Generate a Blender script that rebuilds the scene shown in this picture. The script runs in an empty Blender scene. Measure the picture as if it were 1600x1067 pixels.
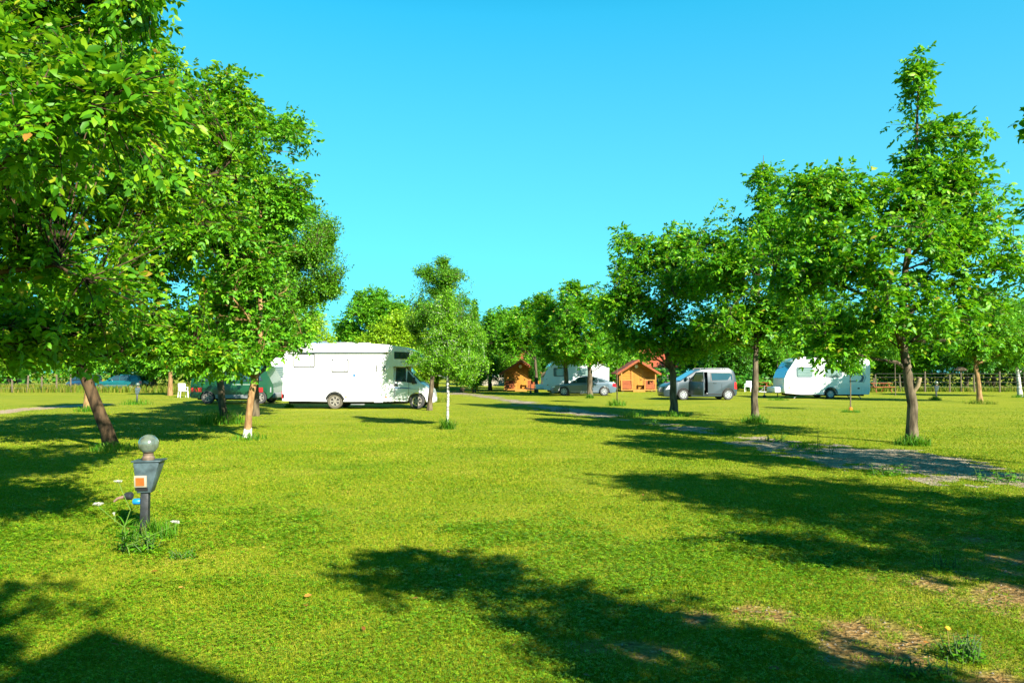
import bpy, bmesh, math, random
import numpy as np
from mathutils import Vector, Matrix

# ------------------------------------------------------------------ camera, sky, sun, exposure
S = bpy.context.scene
C = S.collection
FPX, EYE = 1155.0, 1.65                       # focal length in pixels of the 1600 wide photo, eye height
PITCH = math.atan(47.5 / FPX)
cam = bpy.data.cameras.new('camera'); cam_o = bpy.data.objects.new('camera', cam); C.objects.link(cam_o)
cam.sensor_width = 36.0; cam.lens = 36.0 * FPX / 1600.0; cam.clip_start = 0.1; cam.clip_end = 2000
cam_o.location = (0, 0, EYE); cam_o.rotation_euler = (math.pi / 2 + PITCH, 0, 0)
S.camera = cam_o
SUN_EL, SUN_AZ = math.radians(31), math.radians(35)      # azimuth measured from straight behind towards the right
SUN = Vector((math.sin(SUN_AZ) * math.cos(SUN_EL), -math.cos(SUN_AZ) * math.cos(SUN_EL), math.sin(SUN_EL)))
W = bpy.data.worlds.new('World'); S.world = W; W.use_nodes = True
wn = W.node_tree.nodes; wl = W.node_tree.links
sky = wn.new('ShaderNodeTexSky'); sky.sky_type = 'NISHITA'; sky.sun_disc = False
sky.sun_elevation = SUN_EL; sky.sun_rotation = math.atan2(SUN.x, SUN.y)
sky.air_density = 1.0; sky.dust_density = 0.3; sky.ozone_density = 1.0
mulc = wn.new('ShaderNodeMix'); mulc.data_type = 'RGBA'; mulc.blend_type = 'MULTIPLY'
mulc.inputs[0].default_value = 1.0; mulc.inputs[7].default_value = (0.09, 2.15, 2.9, 1)
gam = wn.new('ShaderNodeGamma'); gam.inputs[1].default_value = 0.45; wl.new(sky.outputs[0], gam.inputs[0]); wl.new(gam.outputs[0], mulc.inputs[6]); tcw = wn.new('ShaderNodeTexCoord'); sxw = wn.new('ShaderNodeSeparateXYZ'); wl.new(tcw.outputs['Generated'], sxw.inputs[0])
rw_ = wn.new('ShaderNodeValToRGB'); rw_.color_ramp.elements[0].color = (1.15, 0.75, 0.4, 1); rw_.color_ramp.elements[1].position = 0.5; rw_.color_ramp.elements[1].color = (0, 0, 0, 1); wl.new(sxw.outputs['Z'], rw_.inputs[0])
addc = wn.new('ShaderNodeMix'); addc.data_type = 'RGBA'; addc.blend_type = 'ADD'; addc.inputs[0].default_value = 1.0
wl.new(mulc.outputs[2], addc.inputs[6]); wl.new(rw_.outputs[0], addc.inputs[7]); zen = wn.new('ShaderNodeValToRGB'); ze = zen.color_ramp.elements; ze[0].position = 0.44; ze[0].color = (1, 1, 1, 1); ze[1].position = 1.0; ze[1].color = (0.28, 0.28, 0.36, 1); q_ = ze.new(0.62); q_.color = (0.52, 0.52, 0.6, 1)
wl.new(sxw.outputs['Z'], zen.inputs[0]); mz = wn.new('ShaderNodeMix'); mz.data_type = 'RGBA'; mz.blend_type = 'MULTIPLY'; mz.inputs[0].default_value = 1.0
wl.new(addc.outputs[2], mz.inputs[6]); wl.new(zen.outputs[0], mz.inputs[7]); wl.new(mz.outputs[2], wn['Background'].inputs[0])
wn['Background'].inputs[1].default_value = 0.0585
sl = bpy.data.lights.new('sun', 'SUN'); sl.energy = 5.0; sl.angle = math.radians(0.5); sl.color = (1.0, 0.94, 0.80)
so = bpy.data.objects.new('sun', sl); C.objects.link(so); so.rotation_euler = SUN.to_track_quat('Z', 'Y').to_euler()
S.view_settings.view_transform = 'Standard'; S.view_settings.look = 'None'
S.view_settings.exposure = 1.7; S.view_settings.gamma = 1.0
S.render.engine = 'CYCLES'
S.cycles.max_bounces = 6; S.cycles.diffuse_bounces = 3; S.cycles.transmission_bounces = 4
S.cycles.transparent_max_bounces = 4; S.cycles.caustics_reflective = False; S.cycles.caustics_refractive = False

# ------------------------------------------------------------------ helpers
def at(px, py, z=0.0):
    """where the ground (height z) is seen at photo pixel px, py"""
    dx = (px - 800) / FPX; dz = (533.5 - py) / FPX
    cy = math.cos(PITCH) - dz * math.sin(PITCH); cz = math.sin(PITCH) + dz * math.cos(PITCH)
    t = (z - EYE) / cz
    return Vector((dx * t, cy * t, z))

def atd(px, D):
    return (px - 800) / FPX * D

def tag(o, label=None, cat=None, group=None, kind=None):
    if label: o['label'] = label
    if cat: o['category'] = cat
    if group: o['group'] = group
    if kind: o['kind'] = kind
    return o

def empty(name, loc, rz=0.0, label=None, cat=None, group=None):
    o = bpy.data.objects.new(name, None); C.objects.link(o)
    o.empty_display_size = 0.2; o.location = loc; o.rotation_euler = (0, 0, rz)
    return tag(o, label, cat, group)

def hang(name, me, mat, parent=None):
    o = bpy.data.objects.new(name, me); C.objects.link(o)
    for m in (mat if isinstance(mat, (list, tuple)) else [mat]): me.materials.append(m)
    if parent: o.parent = parent
    return o

def copy_tree(o, parent=None):
    c = o.copy(); C.objects.link(c); c.parent = parent
    for ch in o.children: copy_tree(ch, c)
    return c

class MB:
    def __init__(s): s.v = []; s.f = []; s.m = []
    def add(s, vs, fs, mi=0):
        b = len(s.v); s.v += [tuple(v) for v in vs]; s.f += [tuple(b + i for i in f) for f in fs]; s.m += [mi] * len(fs); return s
    def box(s, x0, x1, y0, y1, z0, z1, mi=0):
        return s.add([(x0, y0, z0), (x1, y0, z0), (x1, y1, z0), (x0, y1, z0), (x0, y0, z1), (x1, y0, z1), (x1, y1, z1), (x0, y1, z1)],
                     [(0, 3, 2, 1), (4, 5, 6, 7), (0, 1, 5, 4), (1, 2, 6, 5), (2, 3, 7, 6), (3, 0, 4, 7)], mi)
    def tube(s, pts, rads, n=8, mi=0, cap=True):
        pts = [Vector(p) for p in pts]
        if not isinstance(rads, (list, tuple)): rads = [rads] * len(pts)
        vs = []; up = None
        for i, p in enumerate(pts):
            t = (pts[min(i + 1, len(pts) - 1)] - pts[max(i - 1, 0)])
            if t.length < 1e-9: t = Vector((0, 0, 1))
            t.normalize()
            if up is None: up = Vector((1, 0, 0)) if abs(t.x) < 0.8 else Vector((0, 1, 0))
            a = up - t * up.dot(t); a.normalize(); b = t.cross(a); up = a
            for k in range(n):
                q = 2 * math.pi * k / n
                vs.append(p + (a * math.cos(q) + b * math.sin(q)) * rads[i])
        fs = [(i * n + k, i * n + (k + 1) % n, (i + 1) * n + (k + 1) % n, (i + 1) * n + k) for i in range(len(pts) - 1) for k in range(n)]
        if cap: fs += [tuple(reversed(range(n))), tuple(range((len(pts) - 1) * n, len(pts) * n))]
        return s.add(vs, fs, mi)
    def lathe(s, prof, n=16, axis='z', o=(0, 0, 0), mi=0, ring=False):
        vs = []
        for r, h in prof:
            for k in range(n):
                q = 2 * math.pi * k / n; a, b = r * math.cos(q), r * math.sin(q)
                vs.append((o[0] + a, o[1] + b, o[2] + h) if axis == 'z' else (o[0] + a, o[1] + h, o[2] + b) if axis == 'y' else (o[0] + h, o[1] + a, o[2] + b))
        fs = [(i * n + k, i * n + (k + 1) % n, (i + 1) * n + (k + 1) % n, (i + 1) * n + k) for i in range(len(prof) - 1) for k in range(n)]
        e = (len(prof) - 1) * n
        fs += [(e + k, e + (k + 1) % n, (k + 1) % n, k) for k in range(n)] if ring else [tuple(reversed(range(n))), tuple(range(e, e + n))]
        return s.add(vs, fs, mi)
    def prism(s, poly, y0, y1, mi=0):
        n = len(poly); vs = [(x, y0, z) for x, z in poly] + [(x, y1, z) for x, z in poly]
        return s.add(vs, [tuple(range(n)), tuple(reversed(range(n, 2 * n)))] + [((i + 1) % n, i, n + i, n + (i + 1) % n) for i in range(n)], mi)
    def mesh(s, name, smooth=None, bev=0.0, seg=2):
        me = bpy.data.meshes.new(name); bm = bmesh.new()
        vv = [bm.verts.new(v) for v in s.v]
        for f, mi in zip(s.f, s.m):
            try:
                q = bm.faces.new([vv[i] for i in f]); q.material_index = mi
            except ValueError: pass
        bmesh.ops.recalc_face_normals(bm, faces=bm.faces)
        if bev > 0:
            es = [e for e in bm.edges if len(e.link_faces) == 2 and e.calc_face_angle(0) > 0.5]
            bmesh.ops.bevel(bm, geom=es, offset=bev, segments=seg, profile=0.5, affect='EDGES', clamp_overlap=True)
        bm.to_mesh(me); bm.free()
        if smooth is not None:
            me.polygons.foreach_set('use_smooth', [True] * len(me.polygons)); me.set_sharp_from_angle(angle=smooth)
        return me
    def build(s, name, mat, parent=None, smooth=None, bev=0.0, seg=2):
        return hang(name, s.mesh(name, smooth, bev, seg), mat, parent)

def raw_mesh(name, V, F):
    """numpy verts (n,3) and faces (m,k), all faces with k corners; a list of F arrays is allowed"""
    Fs = F if isinstance(F, list) else [F]
    me = bpy.data.meshes.new(name)
    me.vertices.add(len(V)); me.vertices.foreach_set('co', np.ascontiguousarray(V, dtype=np.float32).ravel())
    loops = np.concatenate([f.ravel() for f in Fs]).astype(np.int32)
    tot = np.concatenate([np.full(len(f), f.shape[1], dtype=np.int32) for f in Fs])
    st = np.concatenate([[0], np.cumsum(tot)[:-1]]).astype(np.int32)
    me.loops.add(len(loops)); me.loops.foreach_set('vertex_index', loops)
    me.polygons.add(len(tot)); me.polygons.foreach_set('loop_start', st); me.polygons.foreach_set('loop_total', tot)
    me.update(calc_edges=True)
    return me

def _h(i, j, k, seed):
    n = (i * 374761393 + j * 668265263 + k * 2147483647 + seed * 974634631).astype(np.int64) & 0xffffffff
    n = ((n ^ (n >> 13)) * 1274126177) & 0xffffffff
    n = ((n ^ (n >> 16)) * 2246822519) & 0xffffffff
    return ((n ^ (n >> 15)) & 0xffffff) / float(0xffffff)

def vnoise(x, y, z=None, seed=0):
    x = np.asarray(x, float); y = np.asarray(y, float); z = np.zeros_like(x) if z is None else np.asarray(z, float)
    i, j, k = np.floor(x), np.floor(y), np.floor(z); u, v, w = x - i, y - j, z - k
    u, v, w = (t * t * (3 - 2 * t) for t in (u, v, w)); i, j, k = (t.astype(np.int64) for t in (i, j, k))
    r = 0
    for a in (0, 1):
        for b in (0, 1):
            for c in (0, 1):
                r = r + _h(i + a, j + b, k + c, seed) * (u if a else 1 - u) * (v if b else 1 - v) * (w if c else 1 - w)
    return r

def fbm(x, y, seed=0, o=3):
    r = 0; a = 0.5; t = 0
    for q in range(o):
        r = r + a * vnoise(np.asarray(x) * 2 ** q, np.asarray(y) * 2 ** q, seed=seed + q); t += a; a *= 0.5
    return r / t

# ------------------------------------------------------------------ materials
def new_mat(name):
    m = bpy.data.materials.new(name); m.use_nodes = True
    return m, m.node_tree.nodes, m.node_tree.links, m.node_tree.nodes['Principled BSDF']

def ramp(n, stops, interp='LINEAR'):
    r = n.new('ShaderNodeValToRGB'); r.color_ramp.interpolation = interp
    e = r.color_ramp.elements
    while len(e) < len(stops): e.new(0.5)
    for q, (p, c) in zip(e, stops): q.position = p; q.color = (*c, 1)
    return r

def mat(name, col, rough=0.6, metal=0.0, var=0.12, scale=3.0, bump=0.0, coat=0.0, spec=0.5, stretch=None):
    m, n, l, p = new_mat(name)
    tc = n.new('ShaderNodeTexCoord'); nz = n.new('ShaderNodeTexNoise'); nz.inputs['Scale'].default_value = scale; nz.inputs['Detail'].default_value = 5
    if stretch:
        mp = n.new('ShaderNodeMapping'); mp.inputs['Scale'].default_value = stretch; l.new(tc.outputs['Object'], mp.inputs[0]); l.new(mp.outputs[0], nz.inputs['Vector'])
    else: l.new(tc.outputs['Object'], nz.inputs['Vector'])
    r = ramp(n, [(0.3, [c * (1 - var) for c in col]), (0.7, [min(1, c * (1 + var)) for c in col])])
    l.new(nz.outputs['Fac'], r.inputs[0]); l.new(r.outputs[0], p.inputs['Base Color'])
    p.inputs['Roughness'].default_value = rough; p.inputs['Metallic'].default_value = metal
    p.inputs['Coat Weight'].default_value = coat; p.inputs['Coat Roughness'].default_value = 0.05
    p.inputs['Specular IOR Level'].default_value = spec
    if bump:
        b = n.new('ShaderNodeBump'); b.inputs['Strength'].default_value = bump; b.inputs['Distance'].default_value = 0.02
        l.new(nz.outputs['Fac'], b.inputs['Height']); l.new(b.outputs[0], p.inputs['Normal'])
    return m

def leaf_mat(name, stops, trans=0.35, tcol=(0.22, 0.42, 0.01), rough=0.48, spec=0.32, gain=1.6, patch=0.0):
    m, n, l, p = new_mat(name)
    g = n.new('ShaderNodeNewGeometry'); r = ramp(n, [(q, [min(0.8, v * gain) for v in c]) for q, c in stops]); 
    if patch:
        tc = n.new('ShaderNodeTexCoord'); nz = n.new('ShaderNodeTexNoise'); nz.inputs['Scale'].default_value = 0.55; nz.inputs['Detail'].default_value = 8; nz.inputs['Roughness'].default_value = 0.62
        l.new(tc.outputs['Object'], nz.inputs['Vector']); mr = n.new('ShaderNodeMapRange'); mr.inputs[1].default_value = 0.3; mr.inputs[2].default_value = 0.7; l.new(nz.outputs['Fac'], mr.inputs[0])
        mf = n.new('ShaderNodeMix'); mf.inputs[0].default_value = patch; l.new(g.outputs['Random Per Island'], mf.inputs[2]); l.new(mr.outputs[0], mf.inputs[3]); l.new(mf.outputs[0], r.inputs[0])
    else: l.new(g.outputs['Random Per Island'], r.inputs[0])
    l.new(r.outputs[0], p.inputs['Base Color']); p.inputs['Roughness'].default_value = rough; p.inputs['Specular IOR Level'].default_value = spec
    t = n.new('ShaderNodeBsdfTranslucent')
    mx0 = n.new('ShaderNodeMix'); mx0.data_type = 'RGBA'; mx0.inputs[0].default_value = 0.55
    l.new(r.outputs[0], mx0.inputs[6]); mx0.inputs[7].default_value = (*tcol, 1); l.new(mx0.outputs[2], t.inputs['Color'])
    mx = n.new('ShaderNodeMixShader'); mx.inputs[0].default_value = trans
    l.new(p.outputs[0], mx.inputs[1]); l.new(t.outputs[0], mx.inputs[2]); l.new(mx.outputs[0], n['Material Output'].inputs['Surface'])
    return m

def bark_mat(name, c0, c1, sc=9.0, white_to=None, birch=False):
    m, n, l, p = new_mat(name)
    tc = n.new('ShaderNodeTexCoord'); mp = n.new('ShaderNodeMapping'); mp.inputs['Scale'].default_value = (1, 1, 0.3) if not birch else (0.3, 0.3, 2.5)
    nz = n.new('ShaderNodeTexNoise'); nz.inputs['Scale'].default_value = sc; nz.inputs['Detail'].default_value = 7
    l.new(tc.outputs['Object'], mp.inputs[0]); l.new(mp.outputs[0], nz.inputs['Vector'])
    r = ramp(n, [(0.38, c0), (0.62, c1)]); l.new(nz.outputs['Fac'], r.inputs[0]); col = r.outputs[0]
    if white_to:
        sx = n.new('ShaderNodeSeparateXYZ'); l.new(tc.outputs['Object'], sx.inputs[0])
        ad = n.new('ShaderNodeMath'); ad.operation = 'MULTIPLY_ADD'; ad.inputs[1].default_value = 0.25; l.new(nz.outputs['Fac'], ad.inputs[0]); l.new(sx.outputs['Z'], ad.inputs[2])
        lt = n.new('ShaderNodeMath'); lt.operation = 'LESS_THAN'; lt.inputs[1].default_value = white_to; l.new(ad.outputs[0], lt.inputs[0])
        mx = n.new('ShaderNodeMix'); mx.data_type = 'RGBA'; l.new(lt.outputs[0], mx.inputs[0]); l.new(col, mx.inputs[6]); mx.inputs[7].default_value = (0.62, 0.62, 0.56, 1); col = mx.outputs[2]
    l.new(col, p.inputs['Base Color']); p.inputs['Roughness'].default_value = 0.9; p.inputs['Specular IOR Level'].default_value = 0.2
    b = n.new('ShaderNodeBump'); b.inputs['Strength'].default_value = 0.8; b.inputs['Distance'].default_value = 0.03
    l.new(nz.outputs['Fac'], b.inputs['Height']); l.new(b.outputs[0], p.inputs['Normal'])
    return m

def plank_mat(name, c0, c1, axis='Z', pitch=0.12):
    m, n, l, p = new_mat(name)
    tc = n.new('ShaderNodeTexCoord'); sx = n.new('ShaderNodeSeparateXYZ'); l.new(tc.outputs['Object'], sx.inputs[0])
    d = n.new('ShaderNodeMath'); d.operation = 'DIVIDE'; d.inputs[1].default_value = pitch; l.new(sx.outputs[axis], d.inputs[0])
    fr = n.new('ShaderNodeMath'); fr.operation = 'FRACT'; l.new(d.outputs[0], fr.inputs[0])
    fl = n.new('ShaderNodeMath'); fl.operation = 'FLOOR'; l.new(d.outputs[0], fl.inputs[0])
    wn_ = n.new('ShaderNodeTexWhiteNoise'); wn_.noise_dimensions = '1D'; l.new(fl.outputs[0], wn_.inputs['W'])
    nz = n.new('ShaderNodeTexNoise'); nz.inputs['Scale'].default_value = 4; nz.inputs['Detail'].default_value = 6; l.new(tc.outputs['Object'], nz.inputs['Vector'])
    ad = n.new('ShaderNodeMath'); ad.operation = 'MULTIPLY_ADD'; ad.inputs[1].default_value = 0.4; l.new(wn_.outputs['Value'], ad.inputs[0]); l.new(nz.outputs['Fac'], ad.inputs[2])
    r = ramp(n, [(0.35, c0), (0.95, c1)]); l.new(ad.outputs[0], r.inputs[0]); l.new(r.outputs[0], p.inputs['Base Color'])
    pr = ramp(n, [(0.0, (0, 0, 0)), (0.1, (1, 1, 1)), (0.9, (1, 1, 1)), (1.0, (0, 0, 0))]); l.new(fr.outputs[0], pr.inputs[0])
    b = n.new('ShaderNodeBump'); b.inputs['Strength'].default_value = 1.0; b.inputs['Distance'].default_value = 0.02
    l.new(pr.outputs[0], b.inputs['Height']); l.new(b.outputs[0], p.inputs['Normal']); p.inputs['Roughness'].default_value = 0.65
    return m

LW = leaf_mat('walnut_leaf', [(0.0, (0.018, 0.09, 0.003)), (0.4, (0.038, 0.155, 0.003)), (0.75, (0.082, 0.225, 0.004)), (0.96, (0.16, 0.29, 0.006)), (1.0, (0.22, 0.15, 0.02))], 0.44, (0.22, 0.47, 0.006))
LN = leaf_mat('near_walnut_leaf', [(0.0, (0.02, 0.085, 0.003)), (0.4, (0.045, 0.155, 0.003)), (0.75, (0.088, 0.22, 0.004)), (0.94, (0.16, 0.265, 0.006)), (0.985, (0.22, 0.24, 0.01)), (1.0, (0.22, 0.10, 0.02))], 0.44, (0.25, 0.46, 0.006))
LF = leaf_mat('fine_leaf', [(0.0, (0.025, 0.095, 0.005)), (0.6, (0.05, 0.16, 0.005)), (1.0, (0.11, 0.23, 0.008))], 0.4)
LB = leaf_mat('birch_leaf', [(0.0, (0.045, 0.14, 0.005)), (0.6, (0.085, 0.22, 0.006)), (1.0, (0.18, 0.31, 0.02))], 0.4, (0.28, 0.5, 0.02))
LY = leaf_mat('yellow_green_leaf', [(0.0, (0.09, 0.19, 0.005)), (0.6, (0.15, 0.28, 0.006)), (1.0, (0.24, 0.34, 0.01))], 0.4, (0.4, 0.5, 0.01))
LD = leaf_mat('dark_leaf', [(0.0, (0.012, 0.065, 0.005)), (0.6, (0.025, 0.11, 0.006)), (1.0, (0.05, 0.16, 0.008))], 0.3)
LM = leaf_mat('bright_leaf', [(0.0, (0.03, 0.125, 0.005)), (0.6, (0.06, 0.19, 0.006)), (1.0, (0.12, 0.27, 0.008))], 0.38)
BW = bark_mat('walnut_bark', (0.04, 0.03, 0.018), (0.14, 0.11, 0.07))
BL = bark_mat('leaning_bark', (0.018, 0.012, 0.006), (0.08, 0.05, 0.025))
BO = bark_mat('young_bark_limed', (0.17, 0.095, 0.04), (0.32, 0.19, 0.085), 12, 0.33)
BO2 = bark_mat('young_bark', (0.15, 0.085, 0.035), (0.28, 0.17, 0.075), 12)
BB = bark_mat('birch_bark', (0.10, 0.09, 0.08), (0.68, 0.66, 0.60), 5, None, True)
BD = bark_mat('dark_bark', (0.03, 0.024, 0.015), (0.11, 0.085, 0.05))
PAINT = mat('white_panel', (0.74, 0.75, 0.75), 0.35, 0, 0.04, 2, coat=0.4)
PAINT2 = mat('cab_paint', (0.66, 0.69, 0.70), 0.3, 0, 0.03, 2, coat=0.6)
SKIRT = mat('grey_white_skirt', (0.55, 0.57, 0.56), 0.5, 0, 0.06, 3)
TRIM = mat('black_trim', (0.012, 0.012, 0.014), 0.5)
GLASS = mat('dark_glass', (0.02, 0.045, 0.055), 0.04, 0, 0.1, 2, coat=1.0, spec=0.8)
GLASSG = mat('caravan_glass', (0.10, 0.15, 0.14), 0.08, 0, 0.15, 3, coat=1.0, spec=0.8)
PALEGLASS = mat('pale_window', (0.66, 0.68, 0.69), 0.12, 0, 0.04, 2, coat=0.8)
BLUE = mat('blue_decal', (0.03, 0.13, 0.42), 0.4)
GREYD = mat('grey_decal', (0.06, 0.09, 0.13), 0.4)
TYRE = mat('tyre_rubber', (0.035, 0.035, 0.035), 0.85, 0, 0.2, 10)
TYREG = mat('dusty_tyre_rubber', (0.085, 0.075, 0.055), 0.9, 0, 0.2, 10)
RIM = mat('alloy_rim', (0.34, 0.35, 0.37), 0.4, 0.3)
RIMS = mat('steel_rim', (0.24, 0.22, 0.19), 0.5, 0.2)
RED = mat('red_lamp', (0.55, 0.012, 0.02), 0.2, 0, 0.1, 8, coat=0.8)
AMBER = mat('amber_lamp', (0.6, 0.18, 0.02), 0.25, 0, 0.1, 8, coat=0.8)
CLEAR = mat('lamp_glass', (0.6, 0.64, 0.66), 0.1, 0, 0.1, 8, coat=1.0)
STEEL = mat('galvanised_steel', (0.22, 0.235, 0.24), 0.5, 0.4, 0.15, 8)
SILVER = mat('silver_blue_paint', (0.085, 0.125, 0.165), 0.3, 0.1, 0.05, 2, coat=0.7)
SLATE = mat('grey_green_paint', (0.026, 0.043, 0.056), 0.4, 0.0, 0.05, 2, coat=0.4)
TEAL = mat('teal_paint', (0.006, 0.10, 0.115), 0.3, 0.1, 0.05, 2, coat=0.7)
NAVY = mat('dark_paint', (0.02, 0.025, 0.04), 0.25, 0.2, 0.05, 2, coat=0.8)
GREEN = mat('green_paint', (0.003, 0.05, 0.014), 0.4, 0, 0.08, 2, coat=0.5)
CRIM = mat('alloy_rim', (0.34, 0.35, 0.37), 0.4, 0.3)
INSIDE = mat('dark_interior', (0.015, 0.015, 0.017), 0.9)
SEATC = mat('seat_cloth', (0.08, 0.085, 0.09), 0.9)
WHITEP = mat('white_plastic', (0.78, 0.80, 0.80), 0.4)
YELLOW = mat('yellow_plastic', (0.42, 0.23, 0.006), 0.45, 0, 0.12, 4)
LOG = plank_mat('orange_plank_wall', (0.27, 0.098, 0.004), (0.42, 0.17, 0.008), 'Z', 0.13)
LOGV = plank_mat('orange_board_door', (0.28, 0.11, 0.005), (0.43, 0.19, 0.01), 'X', 0.12)
WOOD = mat('porch_wood', (0.34, 0.145, 0.018), 0.7, 0, 0.25, 6)
WOODD = mat('dark_red_wood', (0.22, 0.05, 0.007), 0.7, 0, 0.25, 6)
OLDW = mat('weathered_post', (0.11, 0.085, 0.052), 0.9, 0, 0.35, 10, 0.4)
ROOFT = plank_mat('orange_roof_tile', (0.19, 0.035, 0.012), (0.32, 0.07, 0.024), 'Z', 0.16)
RENDER_ = mat('pale_render_wall', (0.26, 0.23, 0.18), 0.9, 0, 0.15, 1.5)
LAMPB = mat('blue_grey_lamp_metal', (0.062, 0.092, 0.105), 0.42, 0.25, 0.55, 9, 0.2)
LAMPP = mat('black_lamp_paint', (0.018, 0.02, 0.022), 0.5, 0.1, 0.6, 14, 0.2)
GLOBE = mat('dirty_globe_glass', (0.10, 0.125, 0.095), 0.2, 0, 0.5, 14, coat=1.0, spec=0.6)
COPPER = mat('orange_panel', (0.30, 0.085, 0.012), 0.5, 0, 0.2, 12)
SOCKET = mat('bright_blue_plastic', (0.008, 0.17, 0.42), 0.35)
WIRE = mat('wire', (0.22, 0.22, 0.20), 0.6, 0.5)
GB = leaf_mat('tuft_blade', [(0.0, (0.035, 0.15, 0.004)), (0.6, (0.07, 0.22, 0.005)), (0.9, (0.14, 0.27, 0.01)), (1.0, (0.30, 0.25, 0.08))], 0.35, rough=0.6, spec=0.25, gain=0.92)
GLAWN = leaf_mat('lawn_blade', [(0.0, (0.018, 0.07, 0.001)), (0.2, (0.055, 0.155, 0.002)), (0.45, (0.155, 0.25, 0.003)), (0.7, (0.265, 0.295, 0.006)), (0.9, (0.40, 0.32, 0.05)), (1.0, (0.55, 0.42, 0.16))], 0.3, (0.3, 0.40, 0.004), rough=0.7, spec=0.2, gain=0.9, patch=0.42)
GCLOV = leaf_mat('clover_leaf', [(0.0, (0.04, 0.16, 0.002)), (0.35, (0.085, 0.225, 0.003)), (0.7, (0.145, 0.28, 0.005)), (1.0, (0.25, 0.34, 0.012))], 0.32, rough=0.5, spec=0.3, gain=1.22)
GDRY = leaf_mat('meadow_blade', [(0.0, (0.07, 0.14, 0.006)), (0.5, (0.14, 0.185, 0.01)), (1.0, (0.26, 0.20, 0.04))], 0.35, rough=0.7, spec=0.2, gain=0.92)

# ------------------------------------------------------------------ ground, path
PATH = [at(1760, 768), at(1600, 748), at(1490, 733), at(1390, 714), at(1260, 698), at(1150, 682), at(1050, 668), at(950, 652), at(860, 637), at(800, 626), at(762, 620)]
PATH += [at(700, 612.5), at(640, 610)]
TRACK = [at(-260, 664), at(-90, 651), at(0, 643), at(60, 638), at(110, 635), at(150, 632)]
def seg_dist(X, Y, line):
    d = np.full(np.shape(X), 1e9); w = np.zeros(np.shape(X))
    for a, b in zip(line[:-1], line[1:]):
        ax, ay, bx, by = a.x, a.y, b.x, b.y; L2 = (bx - ax) ** 2 + (by - ay) ** 2
        t = np.clip(((X - ax) * (bx - ax) + (Y - ay) * (by - ay)) / L2, 0, 1)
        d = np.minimum(d, np.hypot(X - ax - t * (bx - ax), Y - ay - t * (by - ay)))
    return d
SPOTS = [(at(1000, 1012), 0.42, 0.16), (at(915, 1008), 0.2, 0.12), (at(1330, 985), 0.5, 0.2), (at(1420, 1010), 0.42, 0.3), (at(1540, 1040), 0.45, 0.3), (at(1440, 915), 0.6, 0.35),
         (at(1200, 960), 0.35, 0.16), (at(1560, 930), 0.9, 0.4), (at(1590, 870), 1.0, 0.5), (at(1480, 900), 0.5, 0.3), (at(1345, 1030), 0.3, 0.2), (at(1090, 965), 0.3, 0.12)]
def bareness(X, Y):
    """0 grass .. 1 bare soil"""
    n = fbm(X * 2.3, Y * 2.3, 5); n2 = fbm(X * 9, Y * 9, 8)
    b = np.zeros(np.shape(X))
    for p, rx, ry in SPOTS:
        d = np.hypot((X - p.x) / rx, (Y - p.y) / (ry * 2.2))
        b = np.maximum(b, 1.15 - d)
    b = np.clip(b, 0, 1.1) * np.clip(2.6 * n2 - 0.55, 0.05, 1.4) * np.clip(2.2 * n - 0.3, 0.2, 1.2)
    return np.clip(b, 0, 1)
def path_mask(X, Y):
    d = seg_dist(X, Y, PATH); n = fbm(X * 0.55 + 3, Y * 0.55, 21); n2 = fbm(X * 2.1, Y * 2.1, 23)
    wd = np.where(Y < 14, 1.75, np.where(Y < 17, 1.25, 0.78)); return (wd - d) * 0.9 + (n - 0.5) * 2.2 + (n2 - 0.5) * 1.8
def track_mask(X, Y):
    d = seg_dist(X, Y, TRACK); n = fbm(X * 0.5, Y * 0.5, 31)
    return (0.95 - d) * 0.9 + (n - 0.5) * 1.3 + 0.2

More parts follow.
